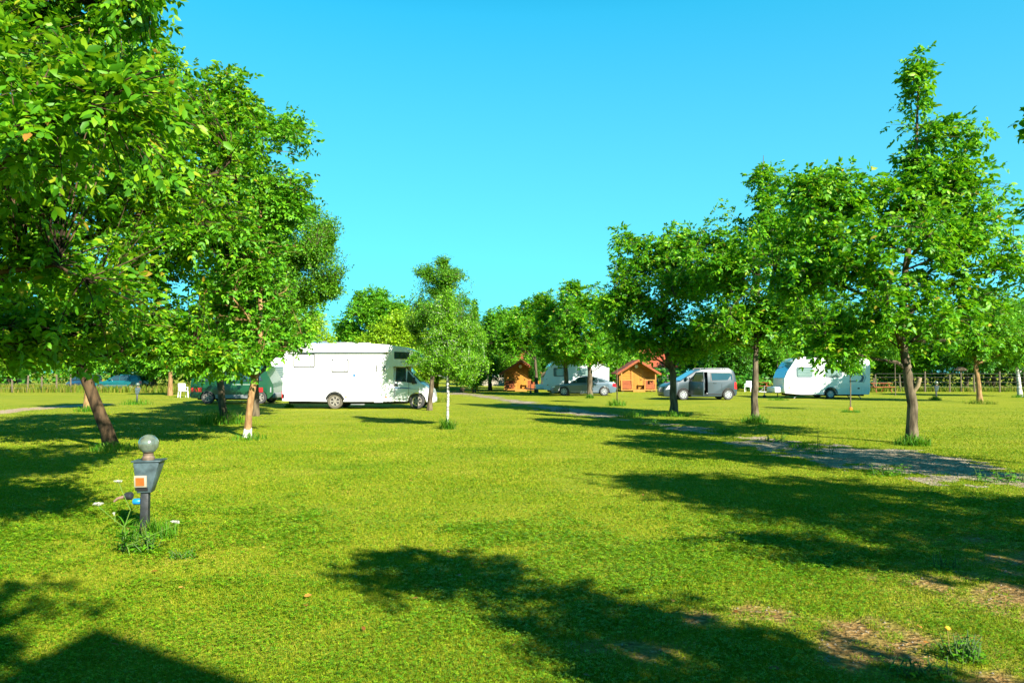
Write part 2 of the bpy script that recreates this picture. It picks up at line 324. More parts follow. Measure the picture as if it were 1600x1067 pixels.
def ground_mat(name):
    m, n, l, p = new_mat(name)
    tc = n.new('ShaderNodeTexCoord')
    def noise(s, d=4, st=None):
        q = n.new('ShaderNodeTexNoise'); q.inputs['Scale'].default_value = s; q.inputs['Detail'].default_value = d
        if st:
            mp = n.new('ShaderNodeMapping'); mp.inputs['Scale'].default_value = st; l.new(tc.outputs['Object'], mp.inputs[0]); l.new(mp.outputs[0], q.inputs['Vector'])
        else: l.new(tc.outputs['Object'], q.inputs['Vector'])
        return q
    a, b, c = noise(0.35, 5), noise(26, 6), noise(1.5, 6, (0.22, 1.0, 1.0))
    r1 = ramp(n, [(0.35, (0.115, 0.175, 0.004)), (0.5, (0.19, 0.22, 0.006)), (0.68, (0.25, 0.245, 0.012))]); l.new(a.outputs['Fac'], r1.inputs[0])
    r2 = ramp(n, [(0.35, (0.03, 0.085, 0.002)), (0.52, (0.17, 0.23, 0.006)), (0.68, (0.36, 0.30, 0.06))]); l.new(b.outputs['Fac'], r2.inputs[0])
    mx = n.new('ShaderNodeMix'); mx.data_type = 'RGBA'; mx.inputs[0].default_value = 0.45; l.new(r1.outputs[0], mx.inputs[6]); l.new(r2.outputs[0], mx.inputs[7])
    r3 = ramp(n, [(0.42, (0, 0, 0)), (0.66, (0.75, 0.75, 0.75))]); l.new(c.outputs['Fac'], r3.inputs[0])
    mx2 = n.new('ShaderNodeMix'); mx2.data_type = 'RGBA'; l.new(r3.outputs[0], mx2.inputs[0]); l.new(mx.outputs[2], mx2.inputs[6]); mx2.inputs[7].default_value = (0.235, 0.25, 0.022, 1)
    at_ = n.new('ShaderNodeAttribute'); at_.attribute_name = 'bare'
    soil = ramp(n, [(0.3, (0.11, 0.06, 0.018)), (0.55, (0.22, 0.135, 0.045)), (0.75, (0.36, 0.28, 0.16))]); l.new(b.outputs['Fac'], soil.inputs[0])
    mx3 = n.new('ShaderNodeMix'); mx3.data_type = 'RGBA'; l.new(at_.outputs['Fac'], mx3.inputs[0]); l.new(mx2.outputs[2], mx3.inputs[6]); l.new(soil.outputs[0], mx3.inputs[7])
    l.new(mx3.outputs[2], p.inputs['Base Color']); p.inputs['Roughness'].default_value = 0.95; p.inputs['Specular IOR Level'].default_value = 0.1
    bp = n.new('ShaderNodeBump'); bp.inputs['Strength'].default_value = 0.9; bp.inputs['Distance'].default_value = 0.05
    l.new(b.outputs['Fac'], bp.inputs['Height']); l.new(bp.outputs[0], p.inputs['Normal'])
    return m
def make_ground():
    xs = np.concatenate([[-900, -500, -300, -200, -140], np.arange(-100, -12, 2.0), np.arange(-12, 12, 0.12), np.arange(12, 100, 2.0), [100, 140, 200, 300, 500, 900]])
    ys = np.concatenate([[-300, -150, -80, -40, -20, -12], np.arange(-8, 0, 0.5), np.arange(0, 17, 0.12), np.arange(17, 90, 1.5), [90, 110, 140, 200, 300, 500, 1200]])
    X, Y = np.meshgrid(xs, ys); nx, ny = len(xs), len(ys)
    V = np.stack([X.ravel(), Y.ravel(), np.zeros(X.size)], 1)
    i = (np.arange(ny - 1)[:, None] * nx + np.arange(nx - 1)[None]).ravel()
    me = raw_mesh('lawn', V, np.stack([i, i + 1, i + 1 + nx, i + nx], 1))
    a = me.attributes.new('bare', 'FLOAT', 'POINT'); b = bareness(V[:, 0], V[:, 1]); b[(V[:, 1] > 9) | (V[:, 1] < 0)] *= 0.0
    a.data.foreach_set('value', np.clip(b * 1.3, 0, 1).astype(np.float32))
    tag(hang('lawn', me, ground_mat('lawn')), kind='structure')
make_ground()

def ragged(name, line, maskf, m, step, z=0.004, half=3.0):
    xs = [p.x for p in line]; ys = [p.y for p in line]
    gx = np.arange(min(xs) - half, max(xs) + half, step); gy = np.arange(min(ys) - half, max(ys) + half, step)
    X, Y = np.meshgrid(gx, gy); nx, ny = len(gx), len(gy)
    ok = (maskf(X + step / 2, Y + step / 2) > 0.38)[:-1, :-1] & (seg_dist(X, Y, line) < half)[:-1, :-1]
    i = (np.arange(ny - 1)[:, None] * nx + np.arange(nx - 1)[None])[ok]
    F = np.stack([i, i + 1, i + 1 + nx, i + nx], 1)
    used = np.unique(F); re = np.zeros(nx * ny, int); re[used] = np.arange(len(used))
    V = np.stack([X.ravel(), Y.ravel(), np.full(X.size, z)], 1)[used]
    rng = np.random.default_rng(3); V[:, :2] += rng.uniform(-0.35, 0.35, (len(V), 2)) * step
    return tag(hang(name, raw_mesh(name, V, re[F]), m), kind='structure')
def gravel_mat(name, c0, c1, c2):
    m, n, l, p = new_mat(name); tc = n.new('ShaderNodeTexCoord')
    v = n.new('ShaderNodeTexVoronoi'); v.inputs['Scale'].default_value = 22; l.new(tc.outputs['Object'], v.inputs['Vector'])
    z = n.new('ShaderNodeTexNoise'); z.inputs['Scale'].default_value = 1.6; z.inputs['Detail'].default_value = 6; l.new(tc.outputs['Object'], z.inputs['Vector'])
    bw = n.new('ShaderNodeSeparateXYZ'); l.new(v.outputs['Color'], bw.inputs[0])
    ad = n.new('ShaderNodeMath'); ad.operation = 'MULTIPLY_ADD'; ad.inputs[1].default_value = 0.45; l.new(bw.outputs[0], ad.inputs[0]); l.new(z.outputs['Fac'], ad.inputs[2])
    r = ramp(n, [(0.4, c0), (0.7, c1), (1.0, c2)]); l.new(ad.outputs[0], r.inputs[0]); l.new(r.outputs[0], p.inputs['Base Color'])
    b = n.new('ShaderNodeBump'); b.inputs['Strength'].default_value = 0.8; b.inputs['Distance'].default_value = 0.03; b.invert = True
    l.new(v.outputs['Distance'], b.inputs['Height']); l.new(b.outputs[0], p.inputs['Normal']); p.inputs['Roughness'].default_value = 0.9
    return m
GRAVEL = gravel_mat('gravel', (0.11, 0.075, 0.035), (0.21, 0.16, 0.095), (0.34, 0.29, 0.21))
ragged('gravel_path', PATH, path_mask, GRAVEL, 0.13)
ragged('dirt_track', TRACK, track_mask, gravel_mat('pale_dirt', (0.24, 0.15, 0.075), (0.31, 0.21, 0.12), (0.38, 0.29, 0.19)), 0.2)

# ------------------------------------------------------------------ grass (stuff)
def ribbons(P, H, Wd, rng, lean=0.7, segs=1):
    """grass blades: one triangle (segs=1) or a bent strip"""
    N = len(P); a = rng.uniform(0, 2 * np.pi, N); la = rng.uniform(0.1, lean, N); b = rng.uniform(0, 2 * np.pi, N)
    side = np.stack([np.cos(a), np.sin(a), np.zeros(N)], 1) * Wd[:, None] / 2
    ld = np.stack([np.cos(b), np.sin(b), np.zeros(N)], 1) * (la * H)[:, None]
    up = np.zeros((N, 3)); up[:, 2] = H
    if segs == 1:
        V = np.stack([P - side, P + side, P + ld + up * np.sqrt(np.clip(1 - la ** 2 * 0.6, 0.15, 1))[:, None]], 1).reshape(-1, 3)
        return V, np.arange(3 * N).reshape(-1, 3)
    V = np.stack([P - side, P + side, P + ld * 0.3 + up * 0.6 + side * 0.7, P + ld * 0.3 + up * 0.6 - side * 0.7, P + ld + up * np.clip(1 - la * 0.45, 0.3, 1)[:, None]], 1).reshape(-1, 3)
    i = np.arange(N)[:, None] * 5
    return V, [i + np.array([[0, 1, 2, 3]]), i + np.array([[3, 2, 4]])]

def make_grass():
    rng = np.random.default_rng(11)
    def sample(N, d0, d1, pw):
        u = rng.uniform(0, 1, N); D = d0 * (d1 / d0) ** (u ** pw); X = rng.uniform(-1, 1, N) * (0.74 * D + 1.0)
        return X, D
    X, Y = sample(1250000, 3.2, 38.0, 0.95)
    keep = (rng.uniform(0, 1, len(X)) > bareness(X, Y) * 1.5) & (rng.uniform(12, 38, len(X)) > Y * 0.98)
    keep &= path_mask(X, Y) < 0.34 + 0.5 * rng.uniform(0, 1, len(X)) ** 3
    tuft = fbm(X * 1.1, Y * 1.1, 40); keep &= rng.uniform(0, 1, len(X)) < 0.45 + 1.1 * tuft
    X, Y, tuft = X[keep], Y[keep], tuft[keep]
    P = np.stack([X, Y, np.zeros(len(X))], 1)
    H = rng.uniform(0.008, 0.032, len(X)) * (0.45 + 1.0 * tuft); Wd = np.clip(0.0011 * Y, 0.004, 0.024) * rng.uniform(0.7, 1.3, len(X))
    V, F = ribbons(P, H, Wd, rng, 1.25)
    tag(hang('grass', raw_mesh('grass', V, F), GLAWN), kind='stuff')
    # clover: flat three-part leaves on short stalks
    X, Y = sample(520000, 3.2, 16.0, 0.7)
    c = 0.5 * fbm(X * 0.8 + 7, Y * 0.8, 50) + 0.5 * fbm(X * 3.1, Y * 3.1, 54); bias = np.clip((8.0 - Y) * 0.06, -0.2, 0.3)
    keep = (rng.uniform(0, 1, len(X)) < np.clip((c - 0.43 + bias) * 2.6, 0.05, 0.85)) & (rng.uniform(0, 1, len(X)) > bareness(X, Y) * 1.7) & (path_mask(X, Y) < 0.3)
    X, Y = X[keep], Y[keep]; N = len(X); z = rng.uniform(0.01, 0.048, N); r = rng.uniform(0.0055, 0.012, N) * np.clip(Y / 5, 0.8, 1.6); a0 = rng.uniform(0, 6.28, N)
    tx, ty = rng.uniform(-0.5, 0.5, N), rng.uniform(-0.7, 0.3, N)
    vs = []
    for k in range(3):
        a = a0 + k * 2.094
        for rr, da in ((0.1, 0), (1.0, -0.55), (1.35, 0), (1.0, 0.55)):
            ox, oy = np.cos(a + da) * r * rr, np.sin(a + da) * r * rr
            vs.append(np.stack([X + ox, Y + oy, z + ox * tx + oy * ty], 1))
    V = np.stack(vs, 1).reshape(-1, 3)
    tag(hang('clover', raw_mesh('clover', V, np.arange(len(V)).reshape(-1, 4)), GCLOV), kind='stuff')
    # loose stones on the path and bare spots
    X, Y = sample(60000, 3.2, 30.0, 1.0); keep = (path_mask(X, Y) > 0.38) | ((bareness(X, Y) > 0.5) & (Y < 9) & (rng.uniform(0, 1, len(X)) < 0.12))
    X, Y = X[keep], Y[keep]; N = len(X); r = rng.uniform(0.004, 0.016, N) * np.clip(Y / 8, 0.6, 1.6)
    vs = [np.stack([X + np.cos(k * 1.571 + r * 900) * r * rng.uniform(0.7, 1.2, N), Y + np.sin(k * 1.571 + r * 900) * r, np.full(N, 0.002)], 1) for k in range(4)]
    vs.append(np.stack([X, Y, r * 0.9 + 0.004], 1)); V = np.stack(vs, 1).reshape(-1, 3); i = np.arange(N)[:, None] * 5
    tag(hang('loose_gravel', raw_mesh('loose_gravel', V, np.concatenate([i + np.array([[a, (a + 1) % 4, 4]]) for a in range(4)])), mat('stone', (0.20, 0.17, 0.12), 0.9, 0, 0.4, 30)), kind='stuff')
    # fallen leaves
    N = 150; X, Y = sample(N, 3.4, 14.0, 1.0); a = rng.uniform(0, 6.28, N)
    D = np.stack([np.cos(a), np.sin(a), rng.uniform(-.1, .25, N)], 1); Nn = np.stack([rng.normal(0, .3, N), rng.normal(0, .3, N), np.ones(N)], 1)
    tag(hang('fallen_leaves', leaves_mesh('fallen_leaves', np.stack([X, Y, np.full(N, .03)], 1), D, Nn, rng.uniform(.03, .07, N), 1.0), leaf_mat('dry_leaf', [(0.0, (.16, .06, .012)), (.6, (.30, .13, .02)), (1.0, (.42, .24, .05))], .2, (.4, .2, .02), gain=1.0)), kind='stuff')
    # uncut meadow beyond the left fence and in front of the right boundary
    N = 26000; X = rng.uniform(-75, -24, N); Y = rng.uniform(59, 70, N); H = rng.uniform(0.3, 0.8, N)
    N2 = 9000; X = np.concatenate([X, rng.uniform(22, 62, N2)]); Y = np.concatenate([Y, rng.uniform(61.5, 66, N2)]); H = np.concatenate([H, rng.uniform(0.15, 0.6, N2)])
    V, F = ribbons(np.stack([X, Y, np.zeros(len(X))], 1), H, np.full(len(X), 0.07), rng, 0.6, 2)
    tag(hang('meadow_grass', raw_mesh('meadow_grass', V, F), GDRY), kind='stuff')

def clump(name, label, cat, loc, R, H, N, seed, m=GB, group=None, w=0.012, lean=0.9):
    rng = np.random.default_rng(seed); a = rng.uniform(0, 6.28, N); r = R * rng.uniform(0, 1, N) ** 0.7
    P = np.stack([np.cos(a) * r, np.sin(a) * r, np.full(N, -0.01)], 1); h = H * rng.uniform(0.35, 1, N) * (1.1 - 0.5 * r / R)
    V, F = ribbons(P, h, w * rng.uniform(0.6, 1.3, N), rng, lean, 2)
    o = hang(name, raw_mesh(name, V, F), m); o.location = loc
    return tag(o, label, cat, group)

# ------------------------------------------------------------------ trees
DENS = 2.15
T8 = np.array([(0, 0, 0), (.36, 0, -.03), (.72, 0, -.07), (1, 0, -.18), (.30, .235, .03), (.68, .20, -.01), (.30, -.235, .03), (.68, -.20, -.01)])
F8 = [np.array([[1, 4, 5, 2], [6, 1, 2, 7]]), np.array([[0, 4, 1], [2, 5, 3], [0, 1, 6], [2, 3, 7]])]
T5 = np.array([(0, 0, 0), (.5, .27, .05), (1, 0, -.1), (.5, -.27, .05), (.5, 0, 0)])
F5 = [np.array([[0, 4, 1], [4, 2, 1], [0, 3, 4], [4, 3, 2]])]
def unit(a): return a / np.maximum(np.linalg.norm(a, axis=1, keepdims=True), 1e-9)
def leaves_mesh(name, P, D, Nn, L, wid, full=True):
    D = unit(D); Sd = unit(np.cross(Nn, D)); Nn = np.cross(D, Sd); T, Fs = (T8, F8) if full else (T5, F5)
    t = T[None] * L[:, None, None]
    V = P[:, None] + t[..., 0:1] * D[:, None] + t[..., 1:2] * wid * Sd[:, None] + t[..., 2:3] * Nn[:, None]
    k = len(T); i = np.arange(len(P))[:, None, None] * k
    return raw_mesh(name, V.reshape(-1, 3), [(i + f[None]).reshape(-1, f.shape[1]) for f in Fs])

def bez(a, b, c, n):
    return [a * (1 - t) ** 2 + b * 2 * t * (1 - t) + c * t * t for t in np.linspace(0, 1, n)]

def tree(name, label, loc, trunk, lobes, ntw, leaf, lm, bm_, seed, group=None, kind='walnut', nlimb=12, spr=5, crown0=1.6, full=True, gap=0.30, twig_r=0.008, cat='tree', wid=1.0, up=0.15):
    rng = np.random.default_rng(seed); ntw = int(ntw * DENS)
    root = empty(name, loc, 0, label, cat, group)
    mb = MB()
    # trunk, resampled with a little wander
    tp = [np.array(p[:3], float) for p in trunk]; tr = [p[3] for p in trunk]
    pts, rad = [], []
    for i in range(len(tp) - 1):
        n = max(2, int(np.linalg.norm(tp[i + 1] - tp[i]) / 0.35))
        for k in range(n):
            t = k / n; q = tp[i] * (1 - t) + tp[i + 1] * t; w = rng.normal(0, 1, 3) * tr[i] * 0.10; w[2] = 0
            pts.append(q + (w if len(pts) else 0)); rad.append((tr[i] * (1 - t) + tr[i + 1] * t) * rng.uniform(0.95, 1.05))
    pts.append(tp[-1]); rad.append(tr[-1]); rad[0] *= 1.22
    pts[0] = pts[0] - np.array([0, 0, 0.05])
    mb.tube(pts, rad, 10)
    samp = [(p, r) for p, r in zip(pts, rad)]
    # crown points
    lob = [np.array(l[:6], float) for l in lobes]; wts = np.array([(l[3] * l[4] * l[5]) ** 0.62 * (lobes[i][6] if len(lobes[i]) > 6 else 1) for i, l in enumerate(lob)]); wts /= wts.sum()
    CP = []
    while len(CP) < ntw:
        li = rng.choice(len(lob), size=ntw, p=wts); d = unit(rng.normal(0, 1, (ntw, 3))); r = rng.uniform(0.25, 1, ntw) ** 0.55
        bump_ = 0.80 + 0.42 * vnoise(d[:, 0] * 2.2 + li * 7, d[:, 1] * 2.2, d[:, 2] * 2.2, seed)
        Q = np.array([lob[k][:3] for k in li]) + d * np.array([lob[k][3:6] for k in li]) * (r * bump_)[:, None]
        ok = (vnoise(Q[:, 0] * 1.15, Q[:, 1] * 1.15, Q[:, 2] * 1.15, seed + 5) > gap) & (Q[:, 2] > 0.4)
        CP += list(Q[ok])
    CP = np.array(CP[:ntw])
    # limbs
    zt = np.array([p[2] for p in pts]); ctr = CP.mean(0)
    order = [int(np.argmax(np.linalg.norm(CP - ctr, axis=1)))]; dm = np.linalg.norm(CP - CP[order[0]], axis=1)
    for _ in range(nlimb - 1):
        k = int(np.argmax(dm)); order.append(k); dm = np.minimum(dm, np.linalg.norm(CP - CP[k], axis=1))
    for k in order:
        tip = CP[k] * 0.88 + ctr * 0.12; hz = math.hypot(tip[0] - np.interp(tip[2], zt, [p[0] for p in pts]), tip[1] - np.interp(tip[2], zt, [p[1] for p in pts]))
        zs = np.clip(tip[2] - hz * rng.uniform(0.35, 0.8), crown0, zt[-1] * 0.93); i = int(np.argmin(abs(zt - zs)))
        a = pts[i]; mid = a * 0.45 + tip * 0.55 + np.array([0, 0, 0.10 * hz]) + rng.normal(0, 0.10, 3) * hz
        r0 = min(rad[i] * 0.6, 0.012 + 0.016 * np.linalg.norm(tip - a)); n = max(4, int(np.linalg.norm(tip - a) / 0.3)); cv = bez(a, mid, tip, n)
        cv = [c + (rng.normal(0, 0.03, 3) if 0 < q < n - 1 else 0) for q, c in enumerate(cv)]
        rr = [r0 * (1 - 0.8 * q / (n - 1)) for q in range(n)]; mb.tube(cv, rr, 6, cap=False); samp += list(zip(cv, rr))
    SP = np.array([s[0] for s in samp]); SR = np.array([s[1] for s in samp])
    sp_P, sp_D = [], []
    for q in CP:
        d = np.linalg.norm(SP - q, axis=1) + np.where(SP[:, 2] > q[2] + 0.1, 0.5, 0) + np.where(SP[:, 2] < crown0 * 0.9, 3, 0) + np.where(SR > 0.05, 0.3, 0)
        i = int(np.argmin(d)); a = SP[i]; L = np.linalg.norm(q - a)
        if L < 0.05: continue
        mid = a * 0.5 + q * 0.5 + np.array([0, 0, 0.12 * L]) + rng.normal(0, 0.08, 3) * L
        cv = bez(a, mid, q, 4); r0 = min(SR[i] * 0.7, twig_r * (0.6 + 0.5 * L)); mb.tube(cv, [r0, r0 * 0.8, r0 * 0.6, r0 * 0.3], 4 if full else 3, cap=False)
        t0 = 1 - min(1.0, 0.95 / max(L, 0.3))
        for t in np.linspace(max(t0, 0.15), 1.0, spr):
            sp_P.append(a * (1 - t) ** 2 + mid * 2 * t * (1 - t) + q * t * t); dd = (q - a) / L; sp_D.append(dd)
    P = np.array(sp_P); D = np.array(sp_D); N = len(P)
    mb.build('trunk', bm_, root, 1.0)
    LP, LD_, LN_, LL = [], [], [], []
    if kind == 'walnut':
        d = unit(D * 0.45 + unit(rng.normal(0, 1, (N, 3))) * 0.85 + np.array([0, 0, up]))
        s = unit(np.cross(np.tile([0, 0, 1.0], (N, 1)) + rng.normal(0, 0.25, (N, 3)), d)); nup = unit(np.cross(d, s)); nup[nup[:, 2] < 0] *= -1
        rl = leaf * rng.uniform(1.3, 2.1, N); big = rng.uniform(0.75, 1.15, N)
        for k in range(7):
            t = (0.35, 0.35, 0.65, 0.65, 0.92, 0.92, 1.0)[k]; sg = (1, -1, 1, -1, 1, -1, 0)[k]
            pos = P + d * (rl * t)[:, None] - np.array([0, 0, 1.0]) * (rl * t * t * 0.35)[:, None]
            dr = d * (0.55 if sg else 1.0) + s * sg * 0.85 + np.array([0, 0, -0.30]) + rng.normal(0, 0.22, (N, 3))
            LP.append(pos); LD_.append(dr); LN_.append(nup + rng.normal(0, 0.38, (N, 3))); LL.append(leaf * big * rng.uniform(0.65, 1.2, N) * (0.8 if k < 2 else 1.0))
    else:
        for k in range(6):
            dr = unit(D * 0.6 + rng.normal(0, 0.6, (N, 3)) + np.array([0, 0, -0.15])); pos = P + rng.normal(0, leaf * 0.8, (N, 3))
            LP.append(pos); LD_.append(dr); LN_.append(np.array([0, 0, 1.0]) + rng.normal(0, 0.55, (N, 3))); LL.append(leaf * rng.uniform(0.6, 1.25, N))
    hang('crown', leaves_mesh('crown', np.concatenate(LP), np.concatenate(LD_), np.concatenate(LN_), np.concatenate(LL), wid, full), lm, root)
    return root

make_grass()

# right-hand row of walnuts
def R_trees():
    g = 'walnut trees along the gravel path'
    p = at(1425, 693)
    rt = tree('walnut_tree', 'tall walnut with an upright leader and a pale branch stub on its trunk', p,
         [(0, 0, 0, .135), (.03, 0, .9, .11), (-.06, 0, 1.7, .10), (-.18, .05, 2.5, .095), (.0, 0, 4.4, .065), (.25, 0, 6.6, .04), (.35, 0, 9.0, .008)],
         [(-.3, 0, 4.3, 2.2, 2.1, 1.75), (-1.75, 0, 5.0, 1.2, 1.3, 1.5), (-2.2, .1, 3.4, .9, 1.1, .9), (.25, 0, 7.5, .5, .5, 1.35, 1.3), (.38, 0, 8.75, .3, .3, .55), (1.45, 0, 7.0, .55, .55, .75), (2.0, 0, 4.5, 1.3, 1.3, 1.5), (.7, 0, 5.9, 1.2, 1.1, 1.0), (-2.0, -.3, 2.2, .75, .6, .4), (1.3, .2, 5.9, .8, .8, .8), (-1.0, -.2, 2.75, 1.2, 1.2, .5), (.9, .2, 2.7, 1.2, 1.2, .55), (-1.9, .1, 5.9, .9, .9, .8), (-2.6, .3, 4.3, .9, 1.0, 1.0)],
         620, .145, LW, BW, 101, g, nlimb=18, spr=5, gap=.34)
    MB().tube([(.02, -.02, 1.18), (.09, -.13, 1.34), (.12, -.17, 1.52)], [.06, .052, .048], 9).build('branch_stub', mat('cut_wood', (.26, .19, .11), .9, 0, .3, 20), rt, .8)
    p = at(1180, 658)
    tree('walnut_tree', 'walnut with a straight bare trunk, between the grey van and the white caravan', p,
         [(0, 0, 0, .135), (.02, 0, 1.2, .108), (.05, 0, 2.4, .09), (.15, 0, 4.5, .07), (.3, 0, 7, .04), (.4, 0, 9, .008)],
         [(.2, 0, 5.0, 2.1, 2.1, 1.9), (.5, 0, 7.9, .75, .75, 1.0), (-1.35, 0, 7.0, .4, .4, .95), (1.5, 0, 6.6, 1.2, 1.1, 1.2), (-.7, 0, 3.2, 1.7, 1.6, .7), (-1.3, 0, 5.4, 1.2, 1.2, 1.3), (1.2, 0, 3.4, 1.3, 1.3, .8), (2.0, 0, 4.6, 1.2, 1.2, 1.1)],
         560, .155, LW, BW, 102, g, nlimb=16, spr=5, gap=.33)
    p = at(1052, 648)
    tree('walnut_tree', 'walnut with a low fork, standing in front of the grey van', p,
         [(0, 0, 0, .165), (.03, 0, .8, .135), (.0, 0, 1.6, .125), (-.3, 0, 2.6, .09), (-.4, 0, 4.5, .06), (-.3, 0, 7.2, .01)],
         [(-.4, 0, 4.9, 2.1, 2.1, 1.9), (-1.8, 0, 6.2, .85, .85, 1.15), (.3, 0, 6.5, 1.2, 1.1, .95), (-.5, 0, 3.0, 2.0, 1.9, .65), (-2.3, 0, 3.9, .65, .8, .95), (1.2, 0, 4.5, 1.1, 1.2, 1.4), (1.9, 0, 3.4, 1.0, 1.0, .8), (.6, 0, 2.6, 1.3, 1.3, .5)],
         580, .16, LW, BW, 103, g, nlimb=16, spr=5, crown0=1.5, gap=.33)
    tree('walnut_tree', 'walnut outside the frame whose leaves hang in at the right edge', (9.75, 9.6, 0),
         [(0, 0, 0, .17), (0, 0, 2, .13), (.1, 0, 5, .07), (.1, 0, 7.4, .01)],
         [(0, 0, 4.2, 2.5, 2.5, 2.0), (-1.6, .1, 5.0, 1.25, 1.1, .7), (.4, 0, 6.2, 1.3, 1.3, 1.0)], 330, .14, LW, BW, 104, g, nlimb=14, gap=.3)
    tree('walnut_tree', 'walnut beside the viewer that throws the broad shadow over the path', (9.3, 2.3, 0),
         [(0, 0, 0, .17), (0, 0, 2, .13), (.1, 0, 5, .07), (.1, 0, 7.2, .01)],
         [(0, 0, 4.3, 2.6, 2.5, 2.1), (-.3, 0, 6.0, 1.4, 1.4, 1.0), (-.3, 1.6, 3.4, 1.5, 1.5, 1.0), (-1.0, -1.3, 3.9, 1.4, 1.1, .9), (-.1, -2.4, 4.3, 1.5, 1.2, 1.0), (-2.6, -.9, 4.0, 1.1, .5, .4), (-1.6, .6, 5.4, 1.2, 1.2, .9)], 420, .15, LW, BW, 105, g, nlimb=12, gap=.3, full=False)
    tree('walnut_tree', 'walnut behind the viewer that throws the nearest dappled shadow', (5.2, -1.3, 0),
         [(0, 0, 0, .15), (0, 0, 2, .11), (-.1, 0, 4.2, .06), (-.1, 0, 5.6, .01)],
         [(-.5, .5, 3.7, .95, .8, .7), (-.95, 1.1, 4.0, .75, .7, .6), (-1.6, 1.8, 4.3, .5, .45, .4), (-1.9, 1.2, 4.6, .4, .4, .3), (.4, 0, 3.6, .8, .6, .5), (0, -.5, 4.6, .7, .7, .6)], 85, .15, LW, BW, 106, g, nlimb=10, gap=.42, full=False)
    for px, py, lob, n, s, lab in (
        (922, 620, [(-.7, 0, 4.6, 2.2, 2.2, 2.2), (-1.4, 0, 6.9, .9, .9, .9), (.6, 0, 6.2, 1.0, 1.0, 1.3), (-.3, 0, 2.9, 1.9, 1.8, .7), (2.2, .6, 5.6, 1.4, 1.3, 1.2), (.9, 0, 2.75, 1.2, 1.1, .5)], 460, 107, 'walnut whose trunk stands in front of the silver car, nearer its rear wheel'),
        (885, 618, [(-.5, 0, 4.6, 2.0, 2.0, 2.0), (-1.5, 0, 6.4, 1.0, 1.0, .9), (.8, 0, 5.9, 1.2, 1.1, 1.2), (-.3, 0, 2.8, 1.6, 1.6, .6), (.9, 0, 2.8, 1.0, 1.0, .5)], 360, 108, 'walnut whose trunk stands in front of the silver car, at its front wheel')):
        tree('walnut_tree', lab, at(px, py), [(0, 0, 0, .19), (0, 0, 1.6, .15), (-.2, 0, 4, .08), (-.3, 0, 7, .01)], lob, n, .19, LW, BW, s, g, nlimb=12, spr=5, crown0=1.5, full=False, gap=.3)
R_trees()

